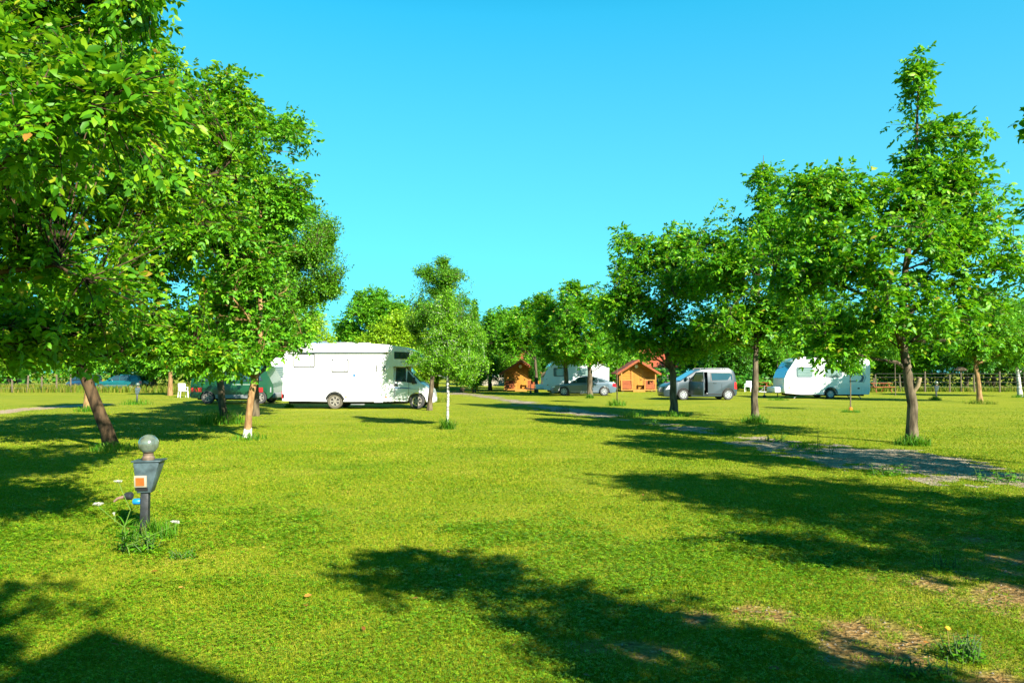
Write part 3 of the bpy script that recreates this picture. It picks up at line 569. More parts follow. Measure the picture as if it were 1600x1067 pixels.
def L_trees():
    g = 'trees on the left side of the lawn'
    tree('walnut_tree', 'large-leaved walnut closest to the viewer, overhanging the left edge', (-6.1, 6.1, 0),
         [(0, 0, 0, .17), (-.1, 0, 1.6, .13), (.2, .1, 3.4, .09), (.5, .1, 6.6, .012)],
         [(.7, .4, 4.4, 2.2, 2.1, 1.9), (1.8, .6, 3.3, 1.15, 1.1, .9), (2.2, .4, 4.9, .9, .9, .8), (2.1, .6, 2.15, .95, .7, .45), (1.2, .8, 2.0, 1.0, .9, .35), (.9, .2, 6.2, 1.5, 1.3, .8), (1.5, 1.6, 4.3, 1.5, 1.3, 1.1), (1.0, 1.5, 2.1, 1.0, .9, .35), (1.5, 3.0, 4.6, 1.4, 1.3, 1.2), (3.5, -1.5, 3.25, .65, .6, .42), (2.2, -.6, 3.6, 1.0, .9, .7)],
         980, .088, LN, BL, 201, g, nlimb=20, spr=5, gap=.33)
    p = at(175, 700)
    tree('leaning_tree', 'leaning tree with a dark slanted trunk behind the lamp post', p,
         [(0, 0, 0, .165), (-.12, 0, .35, .135), (-.42, 0, 1.1, .12), (-.80, 0, 1.9, .11), (-1.15, 0, 2.7, .09), (-1.2, 0, 4.8, .06), (-.8, 0, 8.3, .012)],
         [(-1.1, 0, 4.9, 3.0, 2.8, 2.2), (-.3, 0, 7.9, 2.1, 2.0, 1.6), (1.7, 0, 6.1, 1.5, 1.5, 1.4), (2.6, 0, 6.9, .9, .9, .8), (.6, 0, 3.0, 2.0, 1.8, .75), (-3, 0, 3.2, 1.6, 1.6, .9), (2.2, -.3, 4.4, 1.1, 1.1, 1.2), (-1.0, -.3, 2.0, 1.6, 1.3, .45), (2.2, 0, 2.0, 1.0, .9, .4), (1.5, .2, 2.35, 1.2, 1.1, .5), (2.1, 0, 7.8, .9, .9, .8)],
         1250, .125, LN, BL, 202, g, nlimb=24, spr=5, crown0=1.9, gap=.30)
    p = at(386, 683)
    tree('slim_tree', 'slim tree with a sunlit orange-brown trunk painted white at its foot', p,
         [(0, 0, 0, .105), (.05, 0, .6, .088), (.16, 0, 1.5, .08), (.30, 0, 2.6, .065), (.25, 0, 5, .045), (.3, 0, 8.3, .01)],
         [(0, 0, 5.4, 1.5, 1.5, 1.8), (.6, 0, 7.6, 1.05, 1.0, .85), (-.6, 0, 7.6, 1.0, .9, .8), (-.1, 0, 3.4, 1.4, 1.4, .75), (1.0, 0, 6.2, .8, .8, .8), (-1.0, 0, 2.4, 1.0, .8, .5), (-.9, 0, 4.6, 1.0, 1.0, 1.0), (.15, -.5, 2.05, .75, .5, .4), (-.9, -.4, 1.85, .8, .5, .35), (.7, .2, 2.4, .8, .7, .5)],
         520, .13, LM, BO, 203, g, nlimb=16, spr=5, gap=.3)
    p = at(352, 662)
    tree('feathery_tree', 'feathery fine-leaved tree whose bushy foot stands left of the slim white-footed trunk', p,
         [(0, 0, 0, .14), (-.2, 0, 1.4, .11), (-.5, 0, 2.8, .09), (.4, 0, 5.0, .06), (1.2, 0, 8, .01)],
         [(1.3, 0, 5.2, 2.1, 2.0, 2.2), (2.4, 0, 5.9, 1.1, 1.0, 1.4), (3.1, 0, 5.1, .9, .7, .5), (3.0, 0, 6.3, .8, .7, .5), (.8, 0, 7.3, 1.2, 1.0, 1.0), (2.9, 0, 4.3, 1.0, .8, .5)],
         900, .085, LF, BD, 204, g, kind='fine', nlimb=20, spr=7, gap=.3, full=False)
    p = at(398, 650)
    tree('shade_tree', 'dark-trunked tree just behind the slim white-footed one', p,
         [(0, 0, 0, .17), (0, 0, 1.8, .13), (.2, 0, 4, .08), (.3, 0, 6.3, .01)],
         [(.2, 0, 4.3, 2.0, 2.0, 1.9), (1.0, 0, 3.1, 1.3, 1.2, .7), (1.6, 0, 4.2, 1.1, 1.0, .9), (-1.4, 4, 4.3, 2.0, 1.9, 1.4), (-2.6, 3, 3.2, 1.5, 1.5, .9)], 560, .15, LM, BD, 205, g, nlimb=12, spr=5, full=False, gap=.3)
    tree('yellow_green_tree', 'bright yellow-green tree above the rear end of the motorhome', (atd(452, 44), 44, 0),
         [(0, 0, 0, .15), (0, 0, 2, .12), (.1, 0, 5.2, .01)], [(.3, 0, 4.0, 2.2, 2, 1.5), (1.4, 0, 3.7, 1.3, 1.2, 1.3), (-1, 0, 3.6, 1.6, 1.4, 1.2)], 380, .15, LY, BD, 206, g, kind='fine', nlimb=12, spr=5, full=False, gap=.25, crown0=1.9)
    for px, py, s, hh, lab in ((137, 640, 207, 4.6, 'young tree with an orange-brown trunk at the end of the dirt track'), (266, 618, 208, 5.2, 'young tree with a pale trunk left of the white chair'),
                       (413, 617, 209, 5.4, 'thin-trunked tree behind the trailer drawbar, left one'), (432, 616, 210, 5.6, 'thin-trunked tree behind the trailer drawbar, right one')):
        tree('young_tree', lab, at(px, py), [(0, 0, 0, .17), (0, 0, 1.6, .13), (.1, 0, hh - .3, .01)],
             [(0, 0, hh * .66, 1.7, 1.6, hh * .26), (.5, 0, hh * .82, 1.0, 1.0, .8)], 210, .18, LM, BO2 if s < 209 else BD, s, g, nlimb=9, spr=5, full=False, crown0=1.7, gap=.25)
    tree('walnut_tree', 'tree behind the viewer whose crown shades the lower left corner', (1.3, -2.4, 0),
         [(0, 0, 0, .12), (0, 0, 3, .09), (0, 0, 5.6, .01)], [(0, 0, 5.2, 1.0, .7, .6), (-.9, .6, 5.6, .5, .4, .35)], 70, .14, LW, BW, 211, g, nlimb=7, gap=.3, crown0=4.2, full=False)
L_trees()

def M_trees():
    g = 'trees in the middle distance'
    tree('birch_sapling', 'young birch with a thin white trunk in the middle of the lawn', at(699, 668),
         [(0, 0, 0, .042), (.02, 0, 1.0, .038), (0, 0, 1.9, .032), (.03, 0, 4.0, .006)],
         [(0, 0, 2.5, .75, .7, .95), (-.1, 0, 3.3, .45, .45, .7), (.05, 0, 3.9, .2, .2, .35), (.5, 0, 1.8, .75, .7, .45), (-.45, 0, 2.0, .75, .6, .5), (.5, 0, 2.7, .6, .5, .6)],
         420, .062, LB, BB, 301, g, kind='fine', nlimb=9, spr=6, crown0=1.2, full=False, gap=.25)
    tree('locust_tree', 'tall feathery dark green tree right of the motorhome cab', at(671, 641),
         [(0, 0, 0, .115), (.06, 0, 1.0, .095), (.2, 0, 2.0, .08), (.5, 0, 4.2, .05), (.6, 0, 6.3, .01)],
         [(.55, 0, 3.4, 1.5, 1.4, .95), (.45, 0, 4.5, 1.45, 1.35, 1.1), (.5, 0, 5.6, 1.15, 1.05, .75), (1.2, 0, 5.8, .6, .5, .3), (-.1, 0, 6.0, .6, .5, .35), (.5, 0, 6.4, .4, .4, .3), (.75, .2, 2.4, .8, .8, .5), (-.5, 0, 3.9, .8, .8, .6), (1.2, -2.2, 3.7, 1.0, .9, .9), (.4, -1.4, 4.0, .9, .9, .8)],
         820, .085, LF, BW, 302, g, kind='fine', nlimb=16, spr=6, crown0=1.5, full=False, gap=.24)
    tree('yellow_green_tree', 'yellow-green bushy tree above the motorhome roof', (atd(612, 52), 52, 0),
         [(0, 0, 0, .18), (0, 0, 2, .14), (0, 0, 5.6, .01)], [(.2, 0, 3.9, 2.2, 2, 1.6), (1.2, 0, 4.9, 1.5, 1.4, 1.3), (-1.2, 0, 3.4, 1.4, 1.3, 1.0)], 460, .17, LY, BD, 303, g, kind='fine', nlimb=12, spr=5, full=False, gap=.2)
    tree('broad_tree', 'big round-crowned tree standing clear against the sky behind the motorhome', (atd(578, 72), 72, 0),
         [(0, 0, 0, .35), (0, 0, 3, .28), (0, 0, 8.5, .03)], [(-.6, 0, 6.6, 2.9, 2.8, 2.2), (1.6, 0, 7.4, 2.4, 2.2, 1.9), (-2.1, 0, 5.2, 1.6, 1.6, 1.3), (.2, 0, 8.8, 1.8, 1.6, 1.1), (2.4, 0, 5.2, 2, 2, 1.8)], 520, .28, LM, BD, 304, g, nlimb=16, spr=5, full=False, gap=.33, crown0=2.5)
    tree('slender_conifer', 'slender pointed conifer beyond the birch', (atd(741, 58), 58, 0),
         [(0, 0, 0, .14), (0, 0, 3, .1), (0, 0, 7.4, .01)], [(0, 0, 1.8, 1.3, 1.3, 1.5), (0, 0, 3.6, 1.0, 1.0, 1.6), (0, 0, 5.2, .6, .6, 1.3), (0, 0, 6.6, .3, .3, .9)], 420, .14, LF, BD, 305, g, kind='fine', nlimb=14, spr=5, full=False, gap=.15, crown0=.6)
    for px, D, top, w, lm, s, lab in ((722, 62, 6.0, 2.0, LB, 306, 'leafy bush-like tree beside the farther yellow bin'), (766, 66, 7.6, 2.7, LM, 307, 'dense green tree with low branches left of the left cabin'),
                                  (792, 72, 8.4, 2.8, LM, 308, 'tall dark green tree behind the left cabin'), (700, 78, 6.0, 2.6, LM, 309, 'green tree behind the end of the gravel path'), (660, 70, 5.6, 2.4, LY, 310, 'pale green tree behind the motorhome cab')):
        tree('leafy_tree', lab, (atd(px, D), D, 0), [(0, 0, 0, .18), (0, 0, 2, .14), (0, 0, top - .4, .02)],
             [(0, 0, top * .62, w, w * .9, top * .30), (.5 * w * .6, 0, top * .8, w * .6, w * .6, top * .2), (-.4 * w, 0, top * .42, w * .7, w * .7, top * .22), (.3 * w, 0, top * .33, w * .7, w * .6, top * .2)], 400, .2, lm, BD, s, g, nlimb=12, spr=5, full=False, gap=.25, crown0=.8)
    tree('walnut_tree', 'walnut whose crown covers the roof of the left cabin', at(838, 613.5),
         [(0, 0, 0, .16), (0, 0, 1.5, .12), (-.2, 0, 4, .07), (-.3, 0, 6.6, .01)],
         [(-.9, 0, 4.9, 1.9, 1.8, 1.7), (.6, 0, 5.6, 1.6, 1.5, 1.7), (-.3, 0, 6.9, .9, .8, .8), (-2.0, 0, 4.2, 1.2, 1.2, 1.1)], 380, .2, LW, BD, 311, g, nlimb=12, spr=5, full=False, gap=.3, crown0=2.0)
    tree('small_cypress', 'small dark cypress-like shrub in front of the left cabin', at(836, 613),
         [(0, 0, 0, .06), (0, 0, 2.2, .01)], [(0, 0, 1.6, .42, .42, .8), (0, 0, 2.3, .3, .3, .5)], 120, .12, LD, BD, 312, g, kind='fine', nlimb=6, spr=4, full=False, gap=.1, crown0=.5, cat='shrub')
    # young staked trees on the right-hand lawn
    for px, py, h, s, lab in ((964, 631, 3.2, 320, 'thin sapling between the silver car and the right cabin'), (1215, 621, 3.9, 321, 'thin sapling in front of the nose of the white caravan'),
                            (1329, 642, 2.5, 322, 'thin sapling with an orange collar, in front of the rear of the white caravan'), (1399, 618, 3.6, 323, 'thin sapling left of the tall walnut trunk, beyond the caravan')):
        t = tree('staked_sapling', lab, at(px, py), [(0, 0, 0, .028), (.02, 0, h * .5, .024), (0, 0, h, .005)],
             [(0, 0, h * .86, .55, .5, h * .16), (.1, 0, h * .72, .5, .4, h * .08)], 60, .11, LM, OLDW if px > 1000 else BD, s, 'staked saplings on the right lawn', kind='fine', nlimb=5, spr=4, full=False, gap=.2, crown0=h * .6, cat='sapling')
        if px == 1329:
            MB().lathe([(.05, .0), (.075, .02), (.075, .14), (.05, .16)], 10).build('collar', AMBER, t, .6)
    for px, py, h, s, bk, lab in ((1531, 629, 6.6, 330, BO2, 'brown-trunked tree with a dry tuft at its foot on the right lawn'), (1594, 620, 6.0, 331, BB, 'white-trunked birch at the right edge of the lawn')):
        tree('lawn_tree', lab, at(px, py), [(0, 0, 0, .15), (-.05, 0, 1.0, .12), (-.2, 0, 2.0, .1), (-.1, 0, h - .3, .01)],
             [(0, 0, h * .64, 2.2, 2.1, h * .26), (.7, 0, h * .8, 1.1, 1.1, .8), (-.8, 0, h * .5, 1.5, 1.4, .9), (1.4, 0, h * .5, 1.4, 1.4, 1.0), (-1.5, -.3, 3.7, 1.15, 1.1, .95)], 500, .17, LM, bk, s, g, nlimb=10, spr=5, full=False, gap=.25, crown0=1.7)
M_trees()

def far_trees():
    """boundary trees: four crowns, copied as separate trees"""
    protos = []
    for k, (lm, w, top) in enumerate(((LM, 3.6, 9.5), (LW, 3.2, 8.2), (LD, 3.8, 10.5), (LM, 2.8, 6.8))):
        t = tree('boundary_tree', 'leafy tree of the dense belt along the far boundary', (0, 0, 0), [(0, 0, 0, .24), (0, 0, 2.4, .18), (0, 0, top - 1, .03)],
                 [(0, 0, top * .6, w, w, top * .30), (w * .4, 0, top * .8, w * .55, w * .55, top * .18), (-w * .5, 0, top * .42, w * .6, w * .6, top * .2), (w * .5, 0, top * .38, w * .6, w * .6, top * .17), (0, -w * .3, top * .33, w * .6, w * .6, top * .12)],
                 360, .30, lm, BD, 400 + k, 'trees of the boundary belt', nlimb=12, spr=5, full=False, gap=.28, crown0=1.6)
        protos.append(t)
    rng = random.Random(5); used = [False] * 4
    spots = [(x + rng.uniform(-1.2, 1.2), rng.uniform(66, 72)) for x in range(20, 66, 4)] + [(x + rng.uniform(-1.5, 1.5), rng.uniform(76, 86)) for x in range(23, 74, 6)]
    spots += [(x + rng.uniform(-1.5, 1.5), rng.uniform(74, 84)) for x in range(-72, -27, 5)] + [(-2, 96), (4, 82), (7.5, 79), (10.5, 72), (8, 88), (9.5, 100), (-9, 104), (-30, 62), (-25.5, 66), (22.5, 84), (25, 92)]
    for i, (x, y) in enumerate(spots):
        k = rng.randrange(4)
        if -12 < x < 10: k = 3
        if x < -22 and k == 2: k = 1
        o = protos[k] if not used[k] else copy_tree(protos[k]); used[k] = True
        o.location = (x, y, 0); o.rotation_euler = (0, 0, rng.uniform(0, 6.28)); s = rng.uniform(.78, 1.05); o.scale = (s, s, s)
far_trees()

def undergrowth():
    """brambles and low branches filling the foot of the boundary belt"""
    rng = np.random.default_rng(77); P = []
    for x0, x1, y0, y1, h, n in ((19, 70, 70, 76, 3.4, 9000), (-82, -26, 74, 80, 3.6, 7000), (4, 20, 70, 75, 2.3, 2300), (16.5, 22.5, 63.5, 66, 1.5, 700)):
        X = rng.uniform(x0, x1, n); Y = rng.uniform(y0, y1, n); top = h * (0.35 + 0.8 * fbm(X * 0.35, Y * 0.2, 61)); Z = top * rng.uniform(0, 1, n) ** 0.7
        P.append(np.stack([X, Y, Z], 1))
    P = np.concatenate(P); N = len(P); D = rng.normal(0, 1, (N, 3)); D[:, 2] *= .4; Nn = rng.normal(0, .6, (N, 3)) + np.array([0, -.3, 1])
    tag(hang('undergrowth', leaves_mesh('undergrowth', P, D, Nn, rng.uniform(.3, .6, N), 1.0, False), LD), kind='stuff')
undergrowth()

# ------------------------------------------------------------------ vehicle helpers
def arc_under(cx, r, z0, n=9):
    """wheel arch from right to left seen from the side (front x small): points going in +x order"""
    a0 = math.asin(max(-1, min(1, (z0 - 0.30) / r)))
    return [(cx - r * math.cos(t), 0.30 + r * math.sin(t)) for t in np.linspace(a0, math.pi - a0, n)]

def shell(outline, hw, cuts_z=(), cuts_x=(), bev=0.05, seg=3):
    """solid body: an x-z outline swept across the width hw(x, z)"""
    bm = bmesh.new(); vs = [bm.verts.new((x, 0, z)) for x, z in outline]; bm.faces.new(vs)
    for z in cuts_z: bmesh.ops.bisect_plane(bm, geom=bm.verts[:] + bm.edges[:] + bm.faces[:], plane_co=(0, 0, z), plane_no=(0, 0, 1))
    for x in cuts_x: bmesh.ops.bisect_plane(bm, geom=bm.verts[:] + bm.edges[:] + bm.faces[:], plane_co=(x, 0, 0), plane_no=(1, 0, 0))
    bm.verts.index_update(); co = [v.co.copy() for v in bm.verts]; n = len(co)
    fs = [[v.index for v in f.verts] for f in bm.faces]
    be = [(e.verts[0].index, e.verts[1].index) for e in bm.edges if len(e.link_faces) == 1]; bm.free()
    b = MB(); b.v = [(c.x, -hw(c.x, c.z), c.z) for c in co] + [(c.x, hw(c.x, c.z), c.z) for c in co]
    b.f = [tuple(f) for f in fs] + [tuple(n + i for i in reversed(f)) for f in fs] + [(a, c, n + c, n + a) for a, c in be]; b.m = [0] * len(b.f)
    return b

def plate(poly, hw, side=-1, off=0.004, th=0.012, mi=0, b=None):
    """thin plate following the body side"""
    b = b or MB(); n = len(poly)
    i_ = [(x, side * (hw(x, z) + off - 0.03), z) for x, z in poly]; o_ = [(x, side * (hw(x, z) + off + th), z) for x, z in poly]
    return b.add(i_ + o_, [tuple(range(n)), tuple(reversed(range(n, 2 * n)))] + [((k + 1) % n, k, n + k, n + (k + 1) % n) for k in range(n)], mi)

def rr(x0, x1, z0, z1, r=0.06, n=3):
    pts = []
    for cx, cz, a in ((x1 - r, z1 - r, 0), (x0 + r, z1 - r, 90), (x0 + r, z0 + r, 180), (x1 - r, z0 + r, 270)):
        for k in range(n + 1):
            t = math.radians(a + 90 * k / n); pts.append((cx + r * math.cos(t), cz + r * math.sin(t)))
    return pts

def line_on(pts, hw, side=-1, w=0.012, mi=0, b=None, off=0.0, th=0.008):
    b = b or MB()
    for (x0, z0), (x1, z1) in zip(pts[:-1], pts[1:]):
        L = math.hypot(x1 - x0, z1 - z0) or 1; nx, nz = -(z1 - z0) / L * w / 2, (x1 - x0) / L * w / 2
        plate([(x0 + nx, z0 + nz), (x1 + nx, z1 + nz), (x1 - nx, z1 - nz), (x0 - nx, z0 - nz)], hw, side, off, th, mi, b)
    return b

def wheel(root, x, y, r, side, w=0.2, tyre=None, rim=None, spokes=7):
    """wheel > tyre, rim; side -1 = outer face towards -y"""
    yo = y; yi = y - side * w
    hub = MB().lathe([(r * .5, 0), (r * .5, -side * w * .6)], 16, 'y', (0, side * -0.05, 0)).build('wheel', TRIM, root, .6); hub.location = (x, yo, r)
    a, b_ = 0, -side * w
    MB().lathe([(r * .62, a + side * -.01), (r * .70, a), (r * .93, a), (r, a - side * .03), (r, b_ + side * .03), (r * .93, b_), (r * .62, b_)], 24, 'y', ring=True).build('tyre', tyre or TYRE, hub, .6)
    q = MB(); q.lathe([(r * .64, -side * .002), (r * .64, -side * .06), (r * .56, -side * .06), (r * .56, -side * .002)], 24, 'y', ring=True)
    q.lathe([(r * .17, side * .005), (r * .17, -side * .06)], 12, 'y')
    for k in range(spokes):
        t = 2 * math.pi * k / spokes; c, s_ = math.cos(t), math.sin(t); p0, p1 = r * .12, r * .60; h0, h1 = r * .085, r * .11
        v = []
        for yy in (-side * .004, -side * .05):
            for rad, hh in ((p0, -h0), (p1, -h1), (p1, h1), (p0, h0)): v.append((rad * c - hh * s_, yy, rad * s_ + hh * c))
        q.add(v, [(0, 1, 2, 3), (7, 6, 5, 4), (0, 4, 5, 1), (1, 5, 6, 2), (2, 6, 7, 3), (3, 7, 4, 0)])
    q.build('rim', rim or RIM, hub, .6)
    return hub

def mkw(w, x0, x1, belt, roof, top=0.8, end=0.35, k=0.10):
    """half width of a car body: narrower at the ends and above the belt line"""
    def f(x, z):
        e = min(x - x0, x1 - x); a = 1 - k * max(0, 1 - e / end) ** 2
        t = max(0.0, (z - belt) / (roof - belt)); lo = max(0.0, (0.35 - z) / 0.35)
        return w * a * (1 - (1 - top) * t) * (1 - 0.06 * lo)
    return f

# ------------------------------------------------------------------ motorhome
def motorhome():
    p0 = at(440.5, 639.0); D = p0.y; hwid = 1.12
    root = empty('motorhome', (p0.x, D + hwid, 0), 0, 'white motorhome with an overcab sleeping alcove parked side-on at the left', 'motorhome')
    hw = lambda x, z: hwid - (0.02 if z < .66 else 0)
    box = [(0, .36), (2.0, .33)] + [(x, z + .02) for x, z in arc_under(2.34, .40, .33)] + [(2.68, .33), (4.95, .33), (4.95, 1.9), (5.3, 1.88), (6.12, 1.93), (6.24, 2.08), (6.2, 2.3), (6.02, 2.5), (5.5, 2.74), (4.7, 2.86), (4.0, 2.9), (1.2, 2.93), (.14, 2.88), (.05, 2.78)]
    hwb = lambda x, z: (hwid - (0.02 if z < .66 else 0)) * (1 - 0.16 * max(0, (x - 5.2) / 1.05) ** 2)
    shell(box, hwb, (.66, 1.9, 2.5), (5.2, 5.7)).build('living_box', PAINT, root, .6, .045)
    # cab
    cab = [(4.955, .34), (5.56, .33)] + [(x, z + .02) for x, z in arc_under(5.98, .41, .33)] + [(6.42, .30), (6.60, .24), (6.68, .3), (6.69, .6), (6.62, .84), (6.44, 1.0), (6.1, 1.2), (5.42, 1.875), (4.955, 1.89)]
    hc = mkw(1.0, 4.0, 6.69, 1.15, 1.9, .86, .8, .16)
    c = shell(cab, hc, (.7, 1.15), (6.2, 6.45)).build('cab', PAINT2, root, .6, .05)
    bx = lambda x, z: hwb(x, z)
    # windows with slim grey frames
    for x0, x1, z0, z1, m in ((.54, 1.39, 1.9, 2.4, PALEGLASS), (2.24, 2.9, 1.68, 2.17, PALEGLASS)):
        f = plate(rr(x0 - .05, x1 + .05, z0 - .05, z1 + .05), bx, off=0, th=.008).build('window', TRIM, root)
        plate(rr(x0 - .012, x1 + .012, z0 - .012, z1 + .012), bx, off=.009, th=.012).build('pane', m, f)
        for xx in (x0 + .12, x1 - .12): plate([(xx - .03, z0 + .01), (xx + .03, z0 + .01), (xx + .03, z0 + .04), (xx - .03, z0 + .04)], bx, off=.022, th=.008).build('catch', TRIM, f)
    f = plate([(4.98, 2.23), (5.64, 2.22), (5.64, 2.52), (4.98, 2.55)], bx, th=.01).build('window', TRIM, root)
    for x0, x1 in ((5.01, 5.27), (5.31, 5.6)): plate([(x0, 2.26), (x1, 2.25), (x1, 2.50), (x0, 2.52)], bx, off=.016, th=.006).build('pane', GLASS, f)
    # cab windows
    f = plate([(5.02, 1.21), (5.5, 1.2), (5.47, 1.84), (5.04, 1.85)], hc, th=.008).build('window', TRIM, root); plate([(5.06, 1.26), (5.46, 1.25), (5.43, 1.79), (5.08, 1.80)], hc, off=.013, th=.006).build('pane', GLASS, f)
    f = plate([(5.52, 1.19), (5.98, 1.12), (5.98, 1.19), (5.56, 1.72)], hc, th=.008).build('window', TRIM, root); plate([(5.55, 1.24), (5.92, 1.18), (5.57, 1.63)], hc, off=.013, th=.006).build('pane', GLASS, f)
    q = MB(); v = [(6.14, -.74, 1.215), (6.14, .74, 1.215), (5.47, .70, 1.86), (5.47, -.70, 1.86)]; n_ = Vector((.67, 0, .66)) * .02
    q.add(v + [tuple(Vector(a) + n_) for a in v], [(0, 1, 2, 3), (7, 6, 5, 4), (0, 4, 5, 1), (1, 5, 6, 2), (2, 6, 7, 3), (3, 7, 4, 0)]); q.build('windscreen', GLASS, root)
    d = line_on([(5.0, 1.15), (5.0, .45), (5.55, .42), (5.62, .72), (5.62, 1.18)], hc, w=.014, th=.004).build('cab_door_seam', TRIM, root)
    plate([(4.98, 1.02), (5.12, 1.02), (5.12, 1.13), (4.98, 1.13)], hc, th=.03).build('door_handle', TRIM, root)
    m = MB().prism([(5.78, 1.10), (5.92, 1.12), (5.92, 1.42), (5.80, 1.40)], -1.20, -1.05).build('mirror', TRIM, root, .6, .03)
    plate(rr(6.42, 6.62, .68, .86, .05), hc, off=-.005, th=.02).build('headlight', CLEAR, root, .6); plate(rr(6.42, 6.62, .68, .86, .05), hc, side=1, off=-.005, th=.02).build('headlight', CLEAR, root, .6)
    MB().box(6.45, 6.71, -.88, .88, .25, .5).build('bumper', SKIRT, root, .6, .06)
    # habitation door, flaps, stripes, lamps
    q = line_on([(4.02, .68), (4.02, 2.3), (4.62, 2.3), (4.62, .68), (4.02, .68)], bx, w=.012, th=.004); q.build('door', SKIRT, root)
    for xx in (4.19, 4.54): plate([(xx - .018, 1.66), (xx + .018, 1.66), (xx + .018, 1.96), (xx - .018, 1.96)], bx, th=.02).build('hinge', TRIM, root)
    plate([(3.16, 1.45), (3.26, 1.45), (3.26, 1.55), (3.16, 1.55)], bx, th=.006).build('sticker', BLUE, root)
    plate([(2.98, 1.62), (3.1, 1.62), (3.1, 1.68), (2.98, 1.68)], bx, th=.02).build('outside_lamp', CLEAR, root)
    for x0, x1, z0, z1 in ((.34, 1.3, .36, .65), (3.06, 3.62, .38, .58)): line_on([(x0, z0), (x0, z1), (x1, z1), (x1, z0), (x0, z0)], bx, w=.02, th=.005).build('service_flap', SKIRT, root)
    plate([(4.1, .30), (4.5, .30), (4.5, .58), (4.1, .58)], bx, th=.02).build('entrance_step_cover', PAINT, root)
    for x0, x1, z in ((1.5, 2.5, 1.0), (2.65, 3.0, .97), (3.7, 4.4, .95)): plate([(x0, z), (x1, z - .01), (x1, z + .012), (x0, z + .022)], bx, th=.004).build('side_stripe', mat('faded_blue_decal', (.16, .24, .38), .5), root)
    plate([(4.98, .93), (6.1, .87), (6.3, .90), (5.4, .955), (4.98, .965)], hc, th=.004).build('side_stripe', BLUE, root)
    plate([(5.2, 2.07), (5.75, 2.10), (5.95, 2.18), (5.35, 2.11)], bx, th=.004).build('side_stripe', BLUE, root)
    for x in (2.83, 4.63): plate([(x - .05, .50), (x + .05, .50), (x + .05, .55), (x - .05, .55)], bx, th=.012).build('marker_lamp', AMBER, root)
    MB().box(.7, 4.75, -1.20, -1.122, 2.52, 2.62).build('awning_case', PAINT, root, .6, .02); MB().box(.72, 4.73, -1.195, -1.125, 2.49, 2.512).build('awning_rail', GREYD, root)
    for x0, x1, y0 in ((1.05, 1.75, -.5), (2.2, 2.9, -.2), (3.1, 3.6, .2)): MB().box(x0, x1, y0, y0 + .6, 2.9, 3.0).build('roof_vent', SKIRT if x0 > 1.1 else BLUE, root, .6, .02)
    q = MB(); q.tube([(.3, -.85, 2.9), (.3, -.85, 3.02), (1.9, -.85, 3.02), (1.9, -.85, 2.9)], .018, 6); q.build('roof_rail', STEEL, root, .8)
    for s in (-1, 1): MB().box(-.03, .10, s * 1.02 - .08, s * 1.02 + .08, .46, .80).build('tail_light', RED, root, .6, .015)
    MB().box(-.06, .05, -1.0, 1.0, .34, .44).build('rear_bumper', SKIRT, root, .6, .02)
    MB().box(3.08, 3.68, -1.26, -1.04, .19, .225).build('step', STEEL, root, .6, .01)
    MB().box(.2, 5.5, -.8, .8, .22, .36).build('chassis', INSIDE, root)
    for x, yy, t, r_ in ((2.34, 1.06, TYREG, RIMS), (5.98, .98, TYRE, RIMS)):
        for s in (-1, 1): wheel(root, x, s * yy, .345, s, .2, t, r_, 6)
    plate([(1.9, .62)] + [(x, z + .05) for x, z in arc_under(2.34, .43, .45)] + [(2.78, .45)] + [(x, z) for x, z in reversed(arc_under(2.34, .385, .36))], bx, off=0, th=.012).build('arch_trim', TRIM, root)
motorhome()

